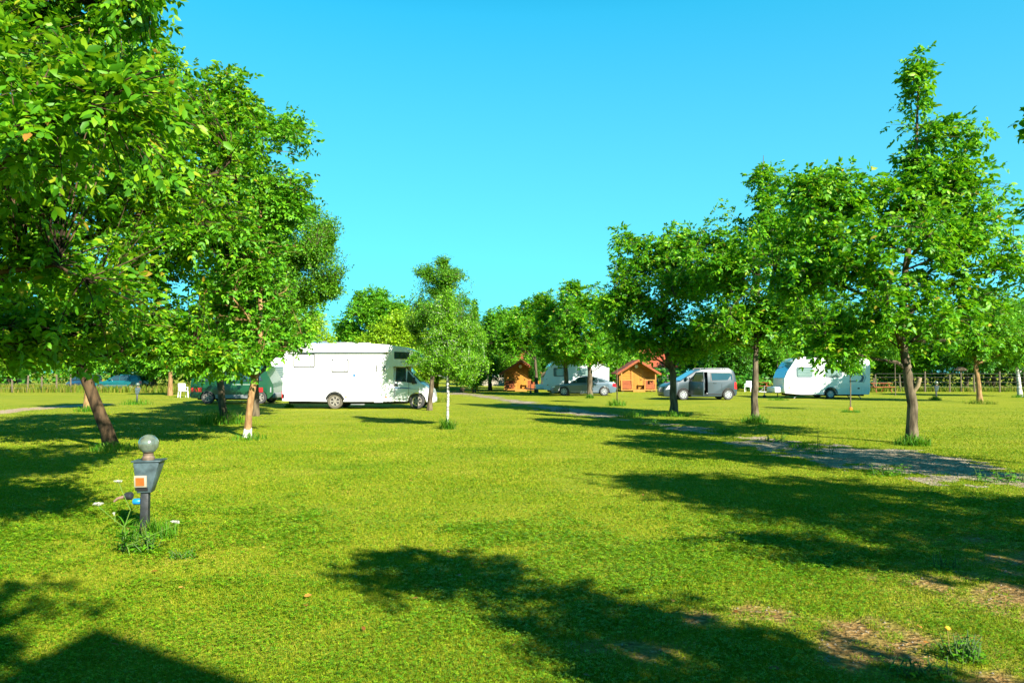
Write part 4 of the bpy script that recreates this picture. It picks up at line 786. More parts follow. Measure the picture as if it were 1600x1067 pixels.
# ------------------------------------------------------------------ caravans
def caravan(loc, rz, label, L=5.3, roofz=2.5, dress=True, w=1.1, flip=False):
    root = empty('caravan', loc, rz, label, 'caravan')
    out = [(.05, .33), (0, .7), (.03, 1.24), (.20, 1.68), (.62, 2.3), (.85, 2.47), (1.15, roofz + .03), (2.6, roofz + .02), (L - .25, roofz - .06), (L - .06, roofz - .14), (L, roofz - .5), (L - .02, .55), (L - .08, .26), (3.25, .25)] + [(x, z + .0) for x, z in reversed(arc_under(2.84, .38, .27))] + [(2.4, .25), (1.0, .25)]
    hw = lambda x, z: w * (1 - .10 * max(0, 1 - max(0, x) / .9) ** 2) - (.015 if z < .45 else 0)
    shell(out, hw, (.45, 1.24, 2.0), (.3, .7, L - .3)).build('body', PAINT, root, .55, .05)
    # bow panel and bow windows
    q = MB(); v = [(.02, -.93, 1.27), (.02, .93, 1.27), (.60, .97, 2.27), (.60, -.97, 2.27)]; m_ = [(.19, -.94, 1.68), (.19, .94, 1.68)]
    q.add([(.0, -.93, 1.27), (.0, .93, 1.27), (.175, .95, 1.68), (.175, -.95, 1.68), (.585, .98, 2.26), (.585, -.98, 2.26), (.1, -.93, 1.25), (.1, .93, 1.25), (.7, .98, 2.2), (.7, -.98, 2.2)],
          [(0, 1, 2, 3), (3, 2, 4, 5), (0, 6, 7, 1), (5, 4, 8, 9), (0, 3, 5, 9, 6), (1, 7, 8, 4, 2)])
    q.build('front_window', mat('front_shade_blue', (.10, .28, .46), .12, 0, .1, 2, coat=1.0) if dress else GLASSG, root)  # dressed caravan: blue shade of its sun-averted front is put into this colour
    for x0, x1 in ((.73, 1.74), (2.52, 3.55)):
        f = plate(rr(x0, x1, 1.32, 1.95, .09), hw, th=.012).build('window', GREYD, root); plate(rr(x0 + .05, x1 - .05, 1.37, 1.90, .07), hw, off=.014, th=.014).build('pane', GLASSG, f)
        for k in range(5): line_on([(x0 + .07, 1.42 + .1 * k), (x1 - .07, 1.42 + .1 * k)], hw, w=.012, off=.022, th=.008).build('blind_slat', mat('blind', (.30, .36, .34), .4), f)
    line_on([(.22, 1.11), (4.45, 1.07)], hw, w=.07, th=.004).build('side_stripe', GREYD, root)
    line_on([(3.0, 2.14), (4.35, 2.12)], hw, w=.02, th=.004).build('awning_rail', STEEL, root)
    if dress:
        plate([(4.38, 2.10), (4.56, 2.10), (4.92, 1.30), (4.80, 1.02), (4.52, 1.02), (4.72, 1.18), (4.76, 1.32)], hw, th=.004).build('side_swoosh', GREYD, root)
        plate([(4.60, 2.10), (4.70, 2.10), (5.05, 1.30), (4.9, .98), (4.82, .98), (4.96, 1.30)], hw, th=.003).build('side_swoosh', mat('pale_grey_decal', (.42, .47, .50), .4), root)
    line_on([(4.72, .30), (4.72, .70), (5.18, .70), (5.18, .30)], hw, w=.014, th=.004).build('gas_flap', SKIRT, root)
    plate(rr(4.5, 4.62, .60, .68, .02), hw, th=.012).build('side_lamp', TRIM, root); plate(rr(.25, .36, .66, .72, .02), hw, th=.012).build('side_lamp', AMBER, root)
    plate([(2.40, .30)] + arc_under(2.84, .44, .30) + list(reversed(arc_under(2.84, .385, .29))), hw, off=0, th=.014).build('arch_trim', GREYD, root)
    MB().box(.5, L - .3, -.85, .85, .16, .27).build('chassis', INSIDE, root)
    for s in (-1, 1):
        wheel(root, 2.84, s * (w - .04), .29, s, .18, TYRE, RIM, 9)
        MB().box(L - .06, L + .03, s * .85 - .09, s * .85 + .09, .5, .95).build('tail_light', RED, root, .6, .02)
        for xa, xb in ((.95, .65), (L - .75, L - .45)): MB().tube([(xa, s * .8, .27), (xb, s * .82, .012)], .03, 6).build('corner_steady', STEEL, root, .8)
    MB().box(.9, 2.0, -.45, .25, roofz, roofz + .10).build('roof_hatch', SKIRT, root, .6, .03); MB().box(3.3, 4.0, -.35, .35, roofz - .03, roofz + .08).build('roof_hatch', SKIRT, root, .6, .03)
    q = MB(); q.tube([(.9, -.7, .33), (-.75, -.05, .36)], .045, 6); q.tube([(.9, .7, .33), (-.75, .05, .36)], .045, 6); q.tube([(-.7, 0, .36), (-1.25, 0, .40)], .05, 8); q.tube([(-1.2, 0, .40), (-.95, 0, .62)], .018, 6)
    db = q.build('drawbar', STEEL, root, .8)
    MB().box(-.5, .06, -.75, .75, .36, .72).build('gas_locker', PAINT, root, .6, .07)
    q = MB(); q.tube([(-.85, .12, .75), (-.85, .12, .16)], .028, 8); q.tube([(-.85, .12, .74), (-.72, .12, .78)], .012, 6); q.build('jockey_stand', STEEL, db, .8)
    MB().lathe([(.10, -.03), (.10, .03)], 14, 'y', (-.85, .12, .10)).build('jockey_wheel', TYRE, db, .6)
    return root
p = at(1226.5, 622.8)
caravan((p.x, p.y + 1.1, 0), 0, 'white touring caravan with a grey swoosh and stripe, parked side-on at the right')
caravan((atd(848, 54.5), 55.8, 0), math.radians(4), 'white caravan in tree shade behind the silver car', 4.9, 2.45, False)
caravan((atd(408, 42.5), 43.6, 0), 0, 'shaded white caravan mostly hidden behind the tail of the motorhome', 4.6, 2.45, False)

# ------------------------------------------------------------------ cars
def car(name, label, loc, rz, body, hw, wheels, paint, windows, rear_lamp, front_lamp, roofz, cuts, screen=None, back=None, seams=(), handles=(), lows=None, plate_x=None, cat='car'):
    root = empty(name, loc, rz, label, cat)
    b = shell(body, hw, *cuts).build('body', paint, root, .6, .045)
    for poly in windows:
        for s in (-1, 1):
            f = plate(poly, hw, s, 0, .006).build('window', TRIM, root)
            cx = sum(q[0] for q in poly) / len(poly); cz = sum(q[1] for q in poly) / len(poly)
            plate([(cx + (x - cx) * .92, cz + (z - cz) * .86) for x, z in poly], hw, s, .008, .006).build('pane', GLASS, f)
    for nm, ln in (('windscreen', screen), ('rear_window', back)):
        if ln:
            (x0, z0), (x1, z1) = ln; w0, w1 = hw(x0, z0) * .88, hw(x1, z1) * .88; d = Vector((x1 - x0, 0, z1 - z0)).normalized(); n_ = Vector((-d.z, 0, d.x)) * (1 if nm == 'windscreen' else 1); n_ = n_ if n_.z > 0 else -n_
            v = [Vector((x0, -w0, z0)), Vector((x0, w0, z0)), Vector((x1, w1, z1)), Vector((x1, -w1, z1))]
            MB().add([a - n_ * .03 for a in v] + [a + n_ * .012 for a in v], [(0, 1, 2, 3), (7, 6, 5, 4), (0, 4, 5, 1), (1, 5, 6, 2), (2, 6, 7, 3), (3, 7, 4, 0)]).build(nm, GLASS, root)
    for x, r in wheels:
        for s in (-1, 1): wheel(root, x, s * (hw(x, .5) + .005), r, s, .2)
        for s in (-1, 1): plate(arc_under(x, r + .10, .28) + list(reversed(arc_under(x, r + .055, .28))), hw, s, -.004, .012).build('arch_trim', paint if cat != 'van' else TRIM, root)
    for s in (-1, 1):
        plate(rear_lamp, hw, s, -.004, .018).build('tail_light', RED, root, .6); plate(front_lamp, hw, s, -.004, .018).build('headlight', CLEAR, root, .6)
        mx = screen[0][0] + .28 if screen else 1.5; mz = screen[0][1] + .04 if screen else 1.0
        MB().box(mx, mx + .13, min(s * (hw(mx, mz) - .01), s * (hw(mx, mz) + .19)), max(s * (hw(mx, mz) - .01), s * (hw(mx, mz) + .19)), mz, mz + .16).build('mirror', paint, root, .6, .03)
    for ln in seams:
        for s in (-1, 1): line_on(ln, hw, s, .012, th=.003).build('door_seam', TRIM, root)
    for hx, hz in handles:
        for s in (-1, 1): plate(rr(hx, hx + .2, hz, hz + .045, .02), hw, s, 0, .025).build('door_handle', paint, root, .6)
    if lows:
        for s in (-1, 1): line_on(lows, hw, s, .05, th=.02).build('side_trim', lows_m if False else STEEL if cat == 'car' else TRIM, root)
    x0 = min(q[0] for q in body); x1 = max(q[0] for q in body)
    MB().box(x0 + .3, x1 - .3, -.6, .6, .17, .32).build('underbody', INSIDE, root)
    return root

# silver-blue hatchback-saloon, front to the left
hs = mkw(.87, 0, 4.58, .86, 1.34, .76, .6, .17)
sed = [(.06, .20), (.0, .42), (.08, .60), (.30, .69), (.9, .80), (1.38, .88), (2.05, 1.28), (2.45, 1.35), (3.0, 1.34), (3.55, 1.20), (4.15, .97), (4.46, .93), (4.54, .82), (4.58, .52), (4.50, .24), (4.12, .20)] + list(reversed(arc_under(3.72, .38, .22))) + [(3.3, .19), (1.3, .19)] + list(reversed(arc_under(.93, .38, .22)))
p = at(861, 618.2)
car('silver_car', 'silver-blue saloon car parked side-on under the walnuts', (p.x, p.y + .85, 0), math.radians(-3), sed, hs, ((.93, .315), (3.72, .315)), SILVER,
    ([(1.52, .90), (2.10, 1.25), (2.42, 1.29), (2.48, .90)], [(2.54, .90), (2.49, 1.29), (3.0, 1.285), (3.24, 1.20), (3.3, .92)], [(3.36, .93), (3.31, 1.18), (3.58, 1.10), (3.82, .95)]),
    [(4.30, .66), (4.56, .60), (4.52, .85), (4.32, .86)], [(.06, .56), (.30, .58), (.34, .68), (.12, .63)], 1.35, ((.5, .86), (.3, .8, 4.0, 4.35)),
    ((1.42, .91), (2.03, 1.275)), ((4.12, .99), (3.5, 1.225)), ([(1.42, .86), (1.36, .3)], [(2.51, .88), (2.5, .26)], [(3.34, .9), (3.28, .55)]), ((2.2, .76), (3.1, .77)), [(1.4, .30), (3.25, .30)])

# grey-green high-roof van-like car with its front door open
def leisure_van():
    hv = mkw(.90, 0, 4.41, 1.05, 1.81, .86, .55, .16)
    body = [(.05, .20), (.0, .40), (.02, .64), (.10, .80), (.44, .97), (.95, 1.10), (1.45, 1.42), (1.92, 1.70), (2.30, 1.80), (2.7, 1.82), (3.9, 1.81), (4.18, 1.75), (4.30, 1.5), (4.37, 1.04), (4.41, .62), (4.40, .36), (4.28, .22)] + list(reversed(arc_under(3.84, .39, .24))) + [(3.42, .20), (1.6, .20)] + list(reversed(arc_under(1.16, .39, .24)))
    p = at(1036.5, 625.0)
    root = car('leisure_van', 'grey high-roofed car with its front door open, parked on the grass', (p.x, p.y + .9, 0), math.radians(3), body, hv, ((1.16, .32), (3.84, .32)), SLATE,
        ([(2.80, 1.12), (2.78, 1.60), (4.02, 1.60), (4.14, 1.45), (4.16, 1.14)],), [(4.22, .66), (4.40, .64), (4.36, 1.04), (4.24, 1.04)], [(.10, .60), (.40, .66), (.62, .90), (.30, .86)], 1.81,
        ((.5, 1.05), (.3, .7, 4.0, 4.25)), ((1.0, 1.14), (1.88, 1.68)), ((4.375, 1.08), (4.24, 1.66)), ([(2.72, 1.62), (2.72, .3)], [(3.45, .95), (3.45, .3)]), ((2.95, .98),), [(1.62, .34), (3.4, .34)], cat='van')
    # cut the front doorway into the body, with a dark cabin behind it
    body_o = [c for c in root.children if c.name.startswith('body')][0]
    cb = MB().prism([(1.52, .30), (2.62, .28), (2.62, 1.64), (2.02, 1.62), (1.50, 1.20)], -1.2, -.25); cut = cb.build('doorway_cut', INSIDE, root)
    body_o.data.materials.append(INSIDE)
    md = body_o.modifiers.new('cut', 'BOOLEAN'); md.operation = 'DIFFERENCE'; md.solver = 'EXACT'; md.object = cut; md.material_mode = 'TRANSFER'
    bpy.context.view_layer.update(); dg = bpy.context.evaluated_depsgraph_get()
    me = bpy.data.meshes.new_from_object(body_o.evaluated_get(dg)); body_o.modifiers.clear(); body_o.data = me
    bpy.data.objects.remove(cut)
    s = MB(); s.box(2.02, 2.5, -.72, -.28, .55, .72); s.add([(2.36, -.70, .70), (2.50, -.70, .70), (2.62, -.66, 1.32), (2.52, -.66, 1.34), (2.36, -.30, .70), (2.50, -.30, .70), (2.62, -.34, 1.32), (2.52, -.34, 1.34)], [(0, 1, 2, 3), (7, 6, 5, 4), (0, 4, 5, 1), (1, 5, 6, 2), (2, 6, 7, 3), (3, 7, 4, 0)]); s.build('seat', SEATC, root, .6, .03)
    MB().box(2.53, 2.61, -.9, -.86, .34, .42).build('sill_step', STEEL, root)
    # open door, hinged at its front edge
    d = MB().prism([(0, .30), (1.08, .28), (1.10, 1.06), (0, 1.10)], -.05, .05).build('front_door', SLATE, root, .6, .02)
    d.location = (1.53, -.90, 0); d.rotation_euler = (0, 0, math.radians(-60))
    q = MB(); q.tube([(0.02, 0, 1.10), (.46, .04, 1.60), (1.02, .06, 1.64), (1.09, .02, 1.06)], .028, 6); q.build('window_frame', SLATE, d, .8)
    MB().prism([(.10, 1.10), (.5, 1.57), (1.0, 1.60), (1.05, 1.08)], .02, .028).build('pane', GLASS, d)
    MB().prism([(.05, .36), (1.03, .34), (1.04, 1.02), (.05, 1.05)], .052, .09).build('door_lining', TRIM, d, .6, .02)
    MB().box(.82, 1.0, -.08, -.05, .92, .97).build('door_handle', SLATE, d, .6, .01)
    for sy in (-1, 1):
        q = MB(); q.tube([(2.2, sy * .70, 1.78), (2.3, sy * .70, 1.86), (3.9, sy * .70, 1.87), (4.05, sy * .70, 1.78)], .02, 6); q.build('roof_rail', STEEL, root, .8)
leisure_van()

# teal estate at far left, dark car beside it
ht = mkw(.86, 0, 4.3, .88, 1.42, .78, .6, .17)
est = [(.06, .20), (.0, .42), (.1, .62), (.9, .84), (1.3, .90), (1.95, 1.33), (2.4, 1.43), (3.6, 1.42), (4.0, 1.33), (4.24, .95), (4.3, .55), (4.2, .22)] + list(reversed(arc_under(3.5, .38, .22))) + [(3.1, .19), (1.25, .19)] + list(reversed(arc_under(.87, .38, .22)))
ew = ([(1.45, .93), (2.0, 1.31), (2.4, 1.37), (2.42, .93)], [(2.48, .93), (2.46, 1.37), (3.2, 1.36), (3.22, .94)], [(3.28, .94), (3.27, 1.36), (3.6, 1.35), (3.9, 1.25), (4.05, .97)])
p = at(140, 612)
car('teal_car', 'teal estate car far back on the left, seen side-on past the leaning trunk', (p.x, p.y + .85, 0), 0, est, ht, ((.87, .31), (3.5, .31)), TEAL, ew, [(4.06, .66), (4.28, .60), (4.24, .9), (4.08, .9)], [(.06, .5), (.3, .54), (.34, .68), (.12, .62)], 1.43,
    ((.5, .88), (.3, .8, 3.8, 4.1)), ((1.36, .94), (1.93, 1.31)), ((4.21, .99), (4.02, 1.29)), ([(2.45, .9), (2.44, .26)],), ((2.2, .78), (3.0, .79)), [(1.25, .52), (3.1, .52)])
p = at(104, 611)
car('dark_car', 'dark car at the fence, half hidden behind the leaning trunk', (p.x, p.y + 1.2, 0), math.radians(100), est, ht, ((.87, .31), (3.5, .31)), NAVY, ew, [(4.06, .66), (4.28, .60), (4.24, .9), (4.08, .9)], [(.06, .5), (.3, .54), (.34, .68), (.12, .62)], 1.43,
    ((.5, .88), (.3, .8, 3.8, 4.1)), ((1.36, .94), (1.93, 1.31)), ((4.21, .99), (4.02, 1.29)))

# green camper van behind the left trees
def camper():
    hg = mkw(.98, 0, 4.3, 1.1, 2.1, .88, .4, .08)
    p = at(296, 631)
    body = [(.05, .30), (0, .6), (.02, 1.1), (.25, 1.95), (.5, 2.08), (3.4, 2.08), (3.75, 1.95), (4.1, 1.35), (4.28, 1.0), (4.32, .5), (4.2, .3), (4.0, .27)] + list(reversed(arc_under(3.62, .40, .28))) + [(3.2, .27), (1.3, .27)] + list(reversed(arc_under(.92, .40, .28)))
    root = empty('camper_van', (p.x, p.y + .98, 0), 0, 'green van with a red lower band and grey sill, partly hidden behind the left trees', 'van')
    shell(body, hg, (.52, 1.1), (.2, 4.0)).build('body', GREEN, root, .6, .06)
    for poly in ([(.25, 1.15), (.35, 1.75), (1.25, 1.75), (1.28, 1.15)], [(1.4, 1.15), (1.38, 1.75), (2.4, 1.75), (2.4, 1.15)], [(2.7, 1.15), (2.7, 1.75), (3.45, 1.74), (3.75, 1.2)]):
        for s in (-1, 1):
            f = plate(poly, hg, s, 0, .006).build('window', TRIM, root); cx = sum(q[0] for q in poly) / len(poly); cz = 1.45
            plate([(cx + (x - cx) * .93, cz + (z - cz) * .9) for x, z in poly], hg, s, .008, .006).build('pane', GLASS, f)
    for s in (-1, 1):
        plate([(.03, .60), (4.2, .60), (4.2, .86), (.03, .86)], hg, s, 0, .006).build('red_band', CRIM, root)
        plate([(.05, .62), (.62, .62), (.62, .84), (.05, .84)], hg, s, .008, .01).build('tail_light', RED, root); plate([(3.4, .62), (3.78, .62), (3.78, .84), (3.4, .84)], hg, s, .008, .01).build('side_lamp', RED, root)
        plate([(1.34, .30), (3.18, .30), (3.18, .48), (1.34, .48)], hg, s, 0, .02).build('sill', STEEL, root)
        line_on([(2.2, 1.0), (3.3, 1.0)], hg, s, .02, th=.004).build('body_line', mat('pale_line', (.5, .6, .5), .5), root)
        for x in (.92, 3.62): wheel(root, x, s * .97, .33, s, .2, TYRE, RIMS, 6)
    MB().box(-.06, .1, -.9, .9, .34, .56).build('bumper', STEEL, root, .6, .03); MB().box(4.2, 4.38, -.9, .9, .3, .58).build('bumper', STEEL, root, .6, .04)
    MB().box(.3, 4.0, -.7, .7, .2, .35).build('underbody', INSIDE, root)
camper()

# small empty boat-type trailer frame seen by the motorhome's tail
def trailer():
    p = at(404, 629); root = empty('trailer', (p.x, p.y, 0), 0, 'small galvanised trailer frame with an upright prop stand behind the motorhome', 'trailer')
    q = MB(); q.tube([(0, -.4, .38), (1.15, 0, .38), (0, .4, .38), (0, -.4, .38)], .04, 6); q.tube([(1.1, 0, .38), (1.32, 0, .44)], .05, 8); q.build('frame', STEEL, root, .8)
    MB().tube([(.72, -.1, .2), (.72, -.1, 1.05)], .028, 6).build('prop_stand', STEEL, root, .8)
    MB().box(-.1, .35, -.35, .35, .42, .62).build('tool_box', SKIRT, root, .6, .03)
    for s in (-1, 1): wheel(root, .0, s * .55, .2, s, .12, TYRE, RIMS, 5)
trailer()

# ------------------------------------------------------------------ cabins and houses
def cabin(loc, rz, label, lamp=True, name='wooden_cabin', sc=1.0):
    root = empty(name, loc, rz, label, 'cabin')
    w, dp, ez, az, pd = 1.46, 3.4, 1.72, 2.62, .80       # half width, depth of the room, eaves, apex, porch depth (porch towards -y)
    wall = [(-w, .2), (w, .2), (w, ez), (0, az - .08), (-w, ez)]
    q = MB(); q.prism(wall, 0, dp); q.build('wall', LOG, root)
    for s in (-1, 1):
        v = [(0, az), (s * 1.88, az - 1.88 * .64 + .02), (s * 1.88, az - 1.88 * .64 + .10), (0, az + .08)]
        MB().prism(v, -pd - .1, dp + .25).build('roof_slope', ROOFT, root)
        MB().prism([(0, az - .12), (s * 1.84, az - 1.84 * .64 - .10), (s * 1.84, az - 1.84 * .64 + .012), (0, az - .004)], -pd - .14, -pd - .105).build('barge_board', WOODD, root)
    MB().prism([(-1.42, 1.74), (1.42, 1.74), (0, az - .06)], -pd - .05, -pd - .02).build('gable_board', LOG, root) if False else None
    MB().box(-w, w, -pd, -.003, .10, .2).build('porch_floor', WOOD, root)
    d = MB().box(-.42, .42, -.05, -.003, .21, 1.82).build('door', LOGV, root); MB().box(.28, .34, -.09, -.052, .95, 1.05).build('handle', TRIM, d)
    q = MB()
    for x in (-.47, .47): q.box(x - .05, x + .05, -.06, -.003, .2, 1.87)
    q.box(-.419, .419, -.06, -.003, 1.822, 1.92); q.build('door_frame', WOOD, root)
    for x in (-w + .05, -.52, .52, w - .05):
        MB().box(x - .05, x + .05, -pd, -pd + .1, .2, (az - abs(x) * .64 - .14) if abs(x) > 1 else 1.05).build('porch_post', WOOD, root)
    for s in (-1, 1):
        a, b = sorted((s * .575, s * (w - .105)))
        MB().box(a, b, -pd + .02, -pd + .08, .93, 1.02).build('rail', WOOD, root)
        bn = MB(); bn.box(a, b, -.55, -.12, .55, .61); bn.box(a, b, -.12, -.06, .62, 1.0); bn.box(a + .03, a + .09, -.5, -.14, .2, .549); bn.box(b - .09, b - .03, -.5, -.14, .2, .549); bn.build('bench', WOODD, root)
        MB().box(a, b, -pd + .03, -pd + .065, .24, .62).build('rail_panel', WOODD, root)
        MB().box(s * (w + .001), s * (w + .001) + s * .05, -.01, .08, .2, ez - .02).build('corner_post', WOOD, root)
    MB().box(-.5, .5, -pd - .32, -pd - .005, .0, .11).build('step', WOOD, root)
    for x in (-1.3, 0.0, 1.3):
        for y in (-pd + .1, 1.0, dp - .2): MB().box(x - .1, x + .1, y, y + .2, -.02, .098).build('footing', OLDW, root)
    if lamp: MB().lathe([(.13, -.10), (.16, -.06), (.16, -.03), (.05, 0)], 14, 'y', (-.08, -.003, 2.12)).build('wall_lamp', WHITEP, root, .8)
    root.scale = (sc,) * 3
    return root
p = at(1000.5, 612.3); cabin((p.x, p.y + 1.4, 0), math.radians(-2), 'small orange log cabin with a porch, standing alone between the silver and the grey car')
p = at(815, 611.5); cabin((p.x, p.y + 1.4, 0), math.radians(-3), 'small orange log cabin with a porch, half hidden by trees left of the silver car')
cabin((atd(4, 80), 80, 0), math.radians(10), 'orange log cabin far off beyond the fence at the left edge', True, 'wooden_cabin')

def house(loc, rz, label, L, dep, ez, az, chim=True):
    root = empty('house', loc, rz, label, 'house')
    q = MB(); q.prism([(0, 0), (dep, 0), (dep, ez), (dep / 2, az - .1), (0, ez)], 0, L); me = q.mesh('wall'); me.transform(Matrix.Rotation(math.pi / 2, 4, 'Z') @ Matrix.Translation((0, 0, 0))); hang('wall', me, RENDER_, root)
    k = (az - ez) / (dep / 2)
    for s in (0, 1):
        a = [(dep / 2, az), (-.5, ez - .5 * k), (-.5, ez - .5 * k + .16), (dep / 2, az + .16)] if s == 0 else [(dep / 2, az), (dep + .5, ez - .5 * k), (dep + .5, ez - .5 * k + .16), (dep / 2, az + .16)]
        r = MB().prism(a, -.4, L + .4).mesh('roof'); r.transform(Matrix.Rotation(math.pi / 2, 4, 'Z')); o = hang('roof', r, ROOFT, root)
    if chim: MB().box(-L * .35, -L * .35 + .6, dep * .42, dep * .42 + .6, az - .8, az + .9).build('chimney', RENDER_, o)
    n = max(2, int(L / 2.5))
    for i in range(n):
        x = -L * (i + .5) / n; f = MB().box(x - .5, x + .5, -.06, -.003, 1.0, 2.1).build('window', WHITEP, root)
        for t in (-.42, .04): MB().box(x + t, x + t + .38, -.075, -.062, 1.08, 2.02).build('pane', GLASS, f)
    return root
house((atd(1072, 84), 84, 0), 0, 'pale house with an orange tiled roof behind the grey car', 5.4, 7, 2.5, 4.6)
house((atd(832, 88), 88, 0), 0, 'pale house with an orange roof hidden in the trees behind the left cabin', 6, 7, 3.2, 5.6)
house((atd(790, 98), 98, 0), 0, 'white-walled building glimpsed between the trees left of the left cabin', 5, 5, 2.4, 3.6, False)
# the gabled house behind the viewer that throws the pointed shadow into the lower left corner
hb = house((7.9, -4.9, 0), math.radians(180), 'gabled house behind the viewer that shades the lower left corner', 7.0, 7.5, 3.6, 7.0, False)
hb.rotation_euler = (0, 0, math.radians(90)); hb.location = (7.9, -5.3, 0)

# ------------------------------------------------------------------ lamp posts
def lamp(loc, rz, label, detail=True):
    root = empty('garden_lamp', loc, rz, label, 'lamp post', 'campsite lamp and power posts')
    MB().box(-.042, .042, -.042, .042, -.05, .475).build('post', LAMPP, root, .6, .012)
    a, b, z0, z1 = .07, .135, .47, .80
    q = MB(); q.add([(-a, -a * .9, z0), (a * 1.05, -a * .9, z0), (a * 1.05, a * .9, z0), (-a, a * .9, z0), (-a - .03, -b * .8, z1), (b + .03, -b * .8, z1), (b + .03, b * .8, z1), (-a - .03, b * .8, z1)],
               [(0, 3, 2, 1), (4, 5, 6, 7), (0, 1, 5, 4), (1, 2, 6, 5), (2, 3, 7, 6), (3, 0, 4, 7)]); bx_ = q.build('housing', LAMPB, root, .6, .012)
    MB().box(-a - .045, b + .045, -b * .8 - .015, b * .8 + .015, z1 + .002, z1 + .016).build('housing_lid', LAMPB, root, .6, .004)
    q = MB(); q.lathe([(.062, .815), (.066, .84), (.05, .86), (.055, .885)], 18, 'z', (.02, 0, 0)); q.build('neck', mat('rusty_neck', (.17, .12, .085), .6, .3, .3, 20), root, .8)
    pr = [(.02, -.104)] + [(.104 * math.sin(t), -.104 * math.cos(t)) for t in np.linspace(.35, math.pi - .05, 18)]
    MB().lathe([(r, h + .982) for r, h in pr], 28, 'z', (.02, 0, 0)).build('globe', GLOBE, root, 1.2)
    if detail:
        k = lambda z: -(a * .9 + (b * .8 - a * .9) * (z - z0) / (z1 - z0))
        def slab(x0, x1, za, zb, off, th): return [(x0, k(za) - off, za), (x1, k(za) - off, za), (x1, k(zb) - off, zb), (x0, k(zb) - off, zb), (x0, k(za) - off - th, za), (x1, k(za) - off - th, za), (x1, k(zb) - off - th, zb), (x0, k(zb) - off - th, zb)]
        F = [(0, 3, 2, 1), (4, 5, 6, 7), (0, 1, 5, 4), (1, 2, 6, 5), (2, 3, 7, 6), (3, 0, 4, 7)]
        s = MB().add(slab(-.085, .04, .535, .66, .001, .02), F).build('socket_frame', mat('cream_frame', (.30, .27, .20), .5), root, .6, .004); MB().add(slab(-.067, .018, .552, .638, .022, .004), F).build('socket_flap', COPPER, s)
        MB().add(slab(-.08, .045, .497, .528, .001, .008), F).build('dark_panel', TRIM, root)
        s = MB().lathe([(.028, 0), (.033, .01), (.033, .065), (.026, .075)], 16, 'x', (-.118, -.01, .375)).build('plug_socket', SOCKET, root, .8)
        MB().lathe([(.03, 0), (.042, .02), (.042, .07), (.02, .085)], 16, 'x', (-.205, -.01, .435)).build('plug', LAMPP, root, .8)
        MB().tube([(-.2, -.01, .43), (-.27, -.02, .415), (-.31, -.01, .38)], [.018, .014, .012], 8).build('cable_stub', mat('pale_cable', (.20, .12, .09), .6), root, .8)
    return root
pl = at(226, 838)
lamp(pl, math.radians(8), 'globe-topped garden lamp and power post in the left foreground')
bpy.data.objects['garden_lamp'].scale = (.94, .94, .94)
lamp(at(214, 630), math.radians(20), 'small globe-topped lamp post far off on the left lawn', False)
lamp(at(1463, 623.5), math.radians(-20), 'white globe-topped lamp post far off on the right lawn', False)

# ------------------------------------------------------------------ fences, bins, furniture
def fence(name, label, a, b, n, h, m, wires=(.35, .7, 1.05), seed=1):
    rng = random.Random(seed); a, b = Vector(a), Vector(b); root = empty(name, a, 0, label, 'fence'); d = b - a
    tops = []
    for i in range(n + 1):
        q = d * (i / n); hh = h * rng.uniform(.9, 1.15); lx, ly = rng.uniform(-.08, .08), rng.uniform(-.05, .05)
        MB().tube([(q.x, q.y, -.1), (q.x + lx, q.y + ly, hh)], [.075, .06], 7).build('post', m, root, .8); tops.append((q, lx, ly, hh))
    for z in wires:
        MB().tube([(q.x + lx * z / h, q.y - .08, z) for q, lx, ly, hh in tops], .006, 4).build('wire', WIRE, root)
    return root
fence('wire_fence', 'post and wire fence along the uncut grass at the far left', (atd(-120, 58), 58, 0), (atd(112, 60), 60, 0), 10, 1.5, OLDW)
fence('wire_fence', 'post and wire fence in front of the trees at the far right', (atd(1368, 62), 62, 0), (atd(1680, 60), 60, 0), 8, 1.5, OLDW, (.4, .8, 1.2, 1.5), 4)
fence('wire_fence', 'post and wire fence behind the grey car and the caravan', (atd(1120, 66), 66, 0), (atd(1364, 64), 64, 0), 8, 1.2, OLDW, (.4, .8, 1.1), 6)
def bin_(loc, rz, label):
    root = empty('wheelie_bin', loc, rz, label, 'bin', 'yellow waste bins by the path')
    MB().add([(-.22, -.24, .06), (.22, -.24, .06), (.22, .24, .06), (-.22, .24, .06), (-.29, -.34, .95), (.29, -.34, .95), (.29, .34, .95), (-.29, .34, .95)], [(0, 3, 2, 1), (4, 5, 6, 7), (0, 1, 5, 4), (1, 2, 6, 5), (2, 3, 7, 6), (3, 0, 4, 7)]).build('bin_body', YELLOW, root, .6, .03)
    l = MB().prism([(-.33, .96), (.33, .96), (.30, 1.03), (-.30, 1.03)], -.37, .38).build('lid', YELLOW, root, .6, .02); MB().tube([(-.2, .41, .98), (.2, .41, .98)], .02, 8).build('handle', YELLOW, l)
    for s in (-1, 1): MB().lathe([(.1, -.03), (.1, .03)], 14, 'x', (s * .25, .22, .1)).build('wheel', TYRE, root, .6)
bin_(at(681, 607.8), .2, 'yellow waste bin just right of the motorhome nose, farther back'); bin_(at(741.5, 611.3), -.2, 'yellow waste bin beside the dark tree foot left of the left cabin')
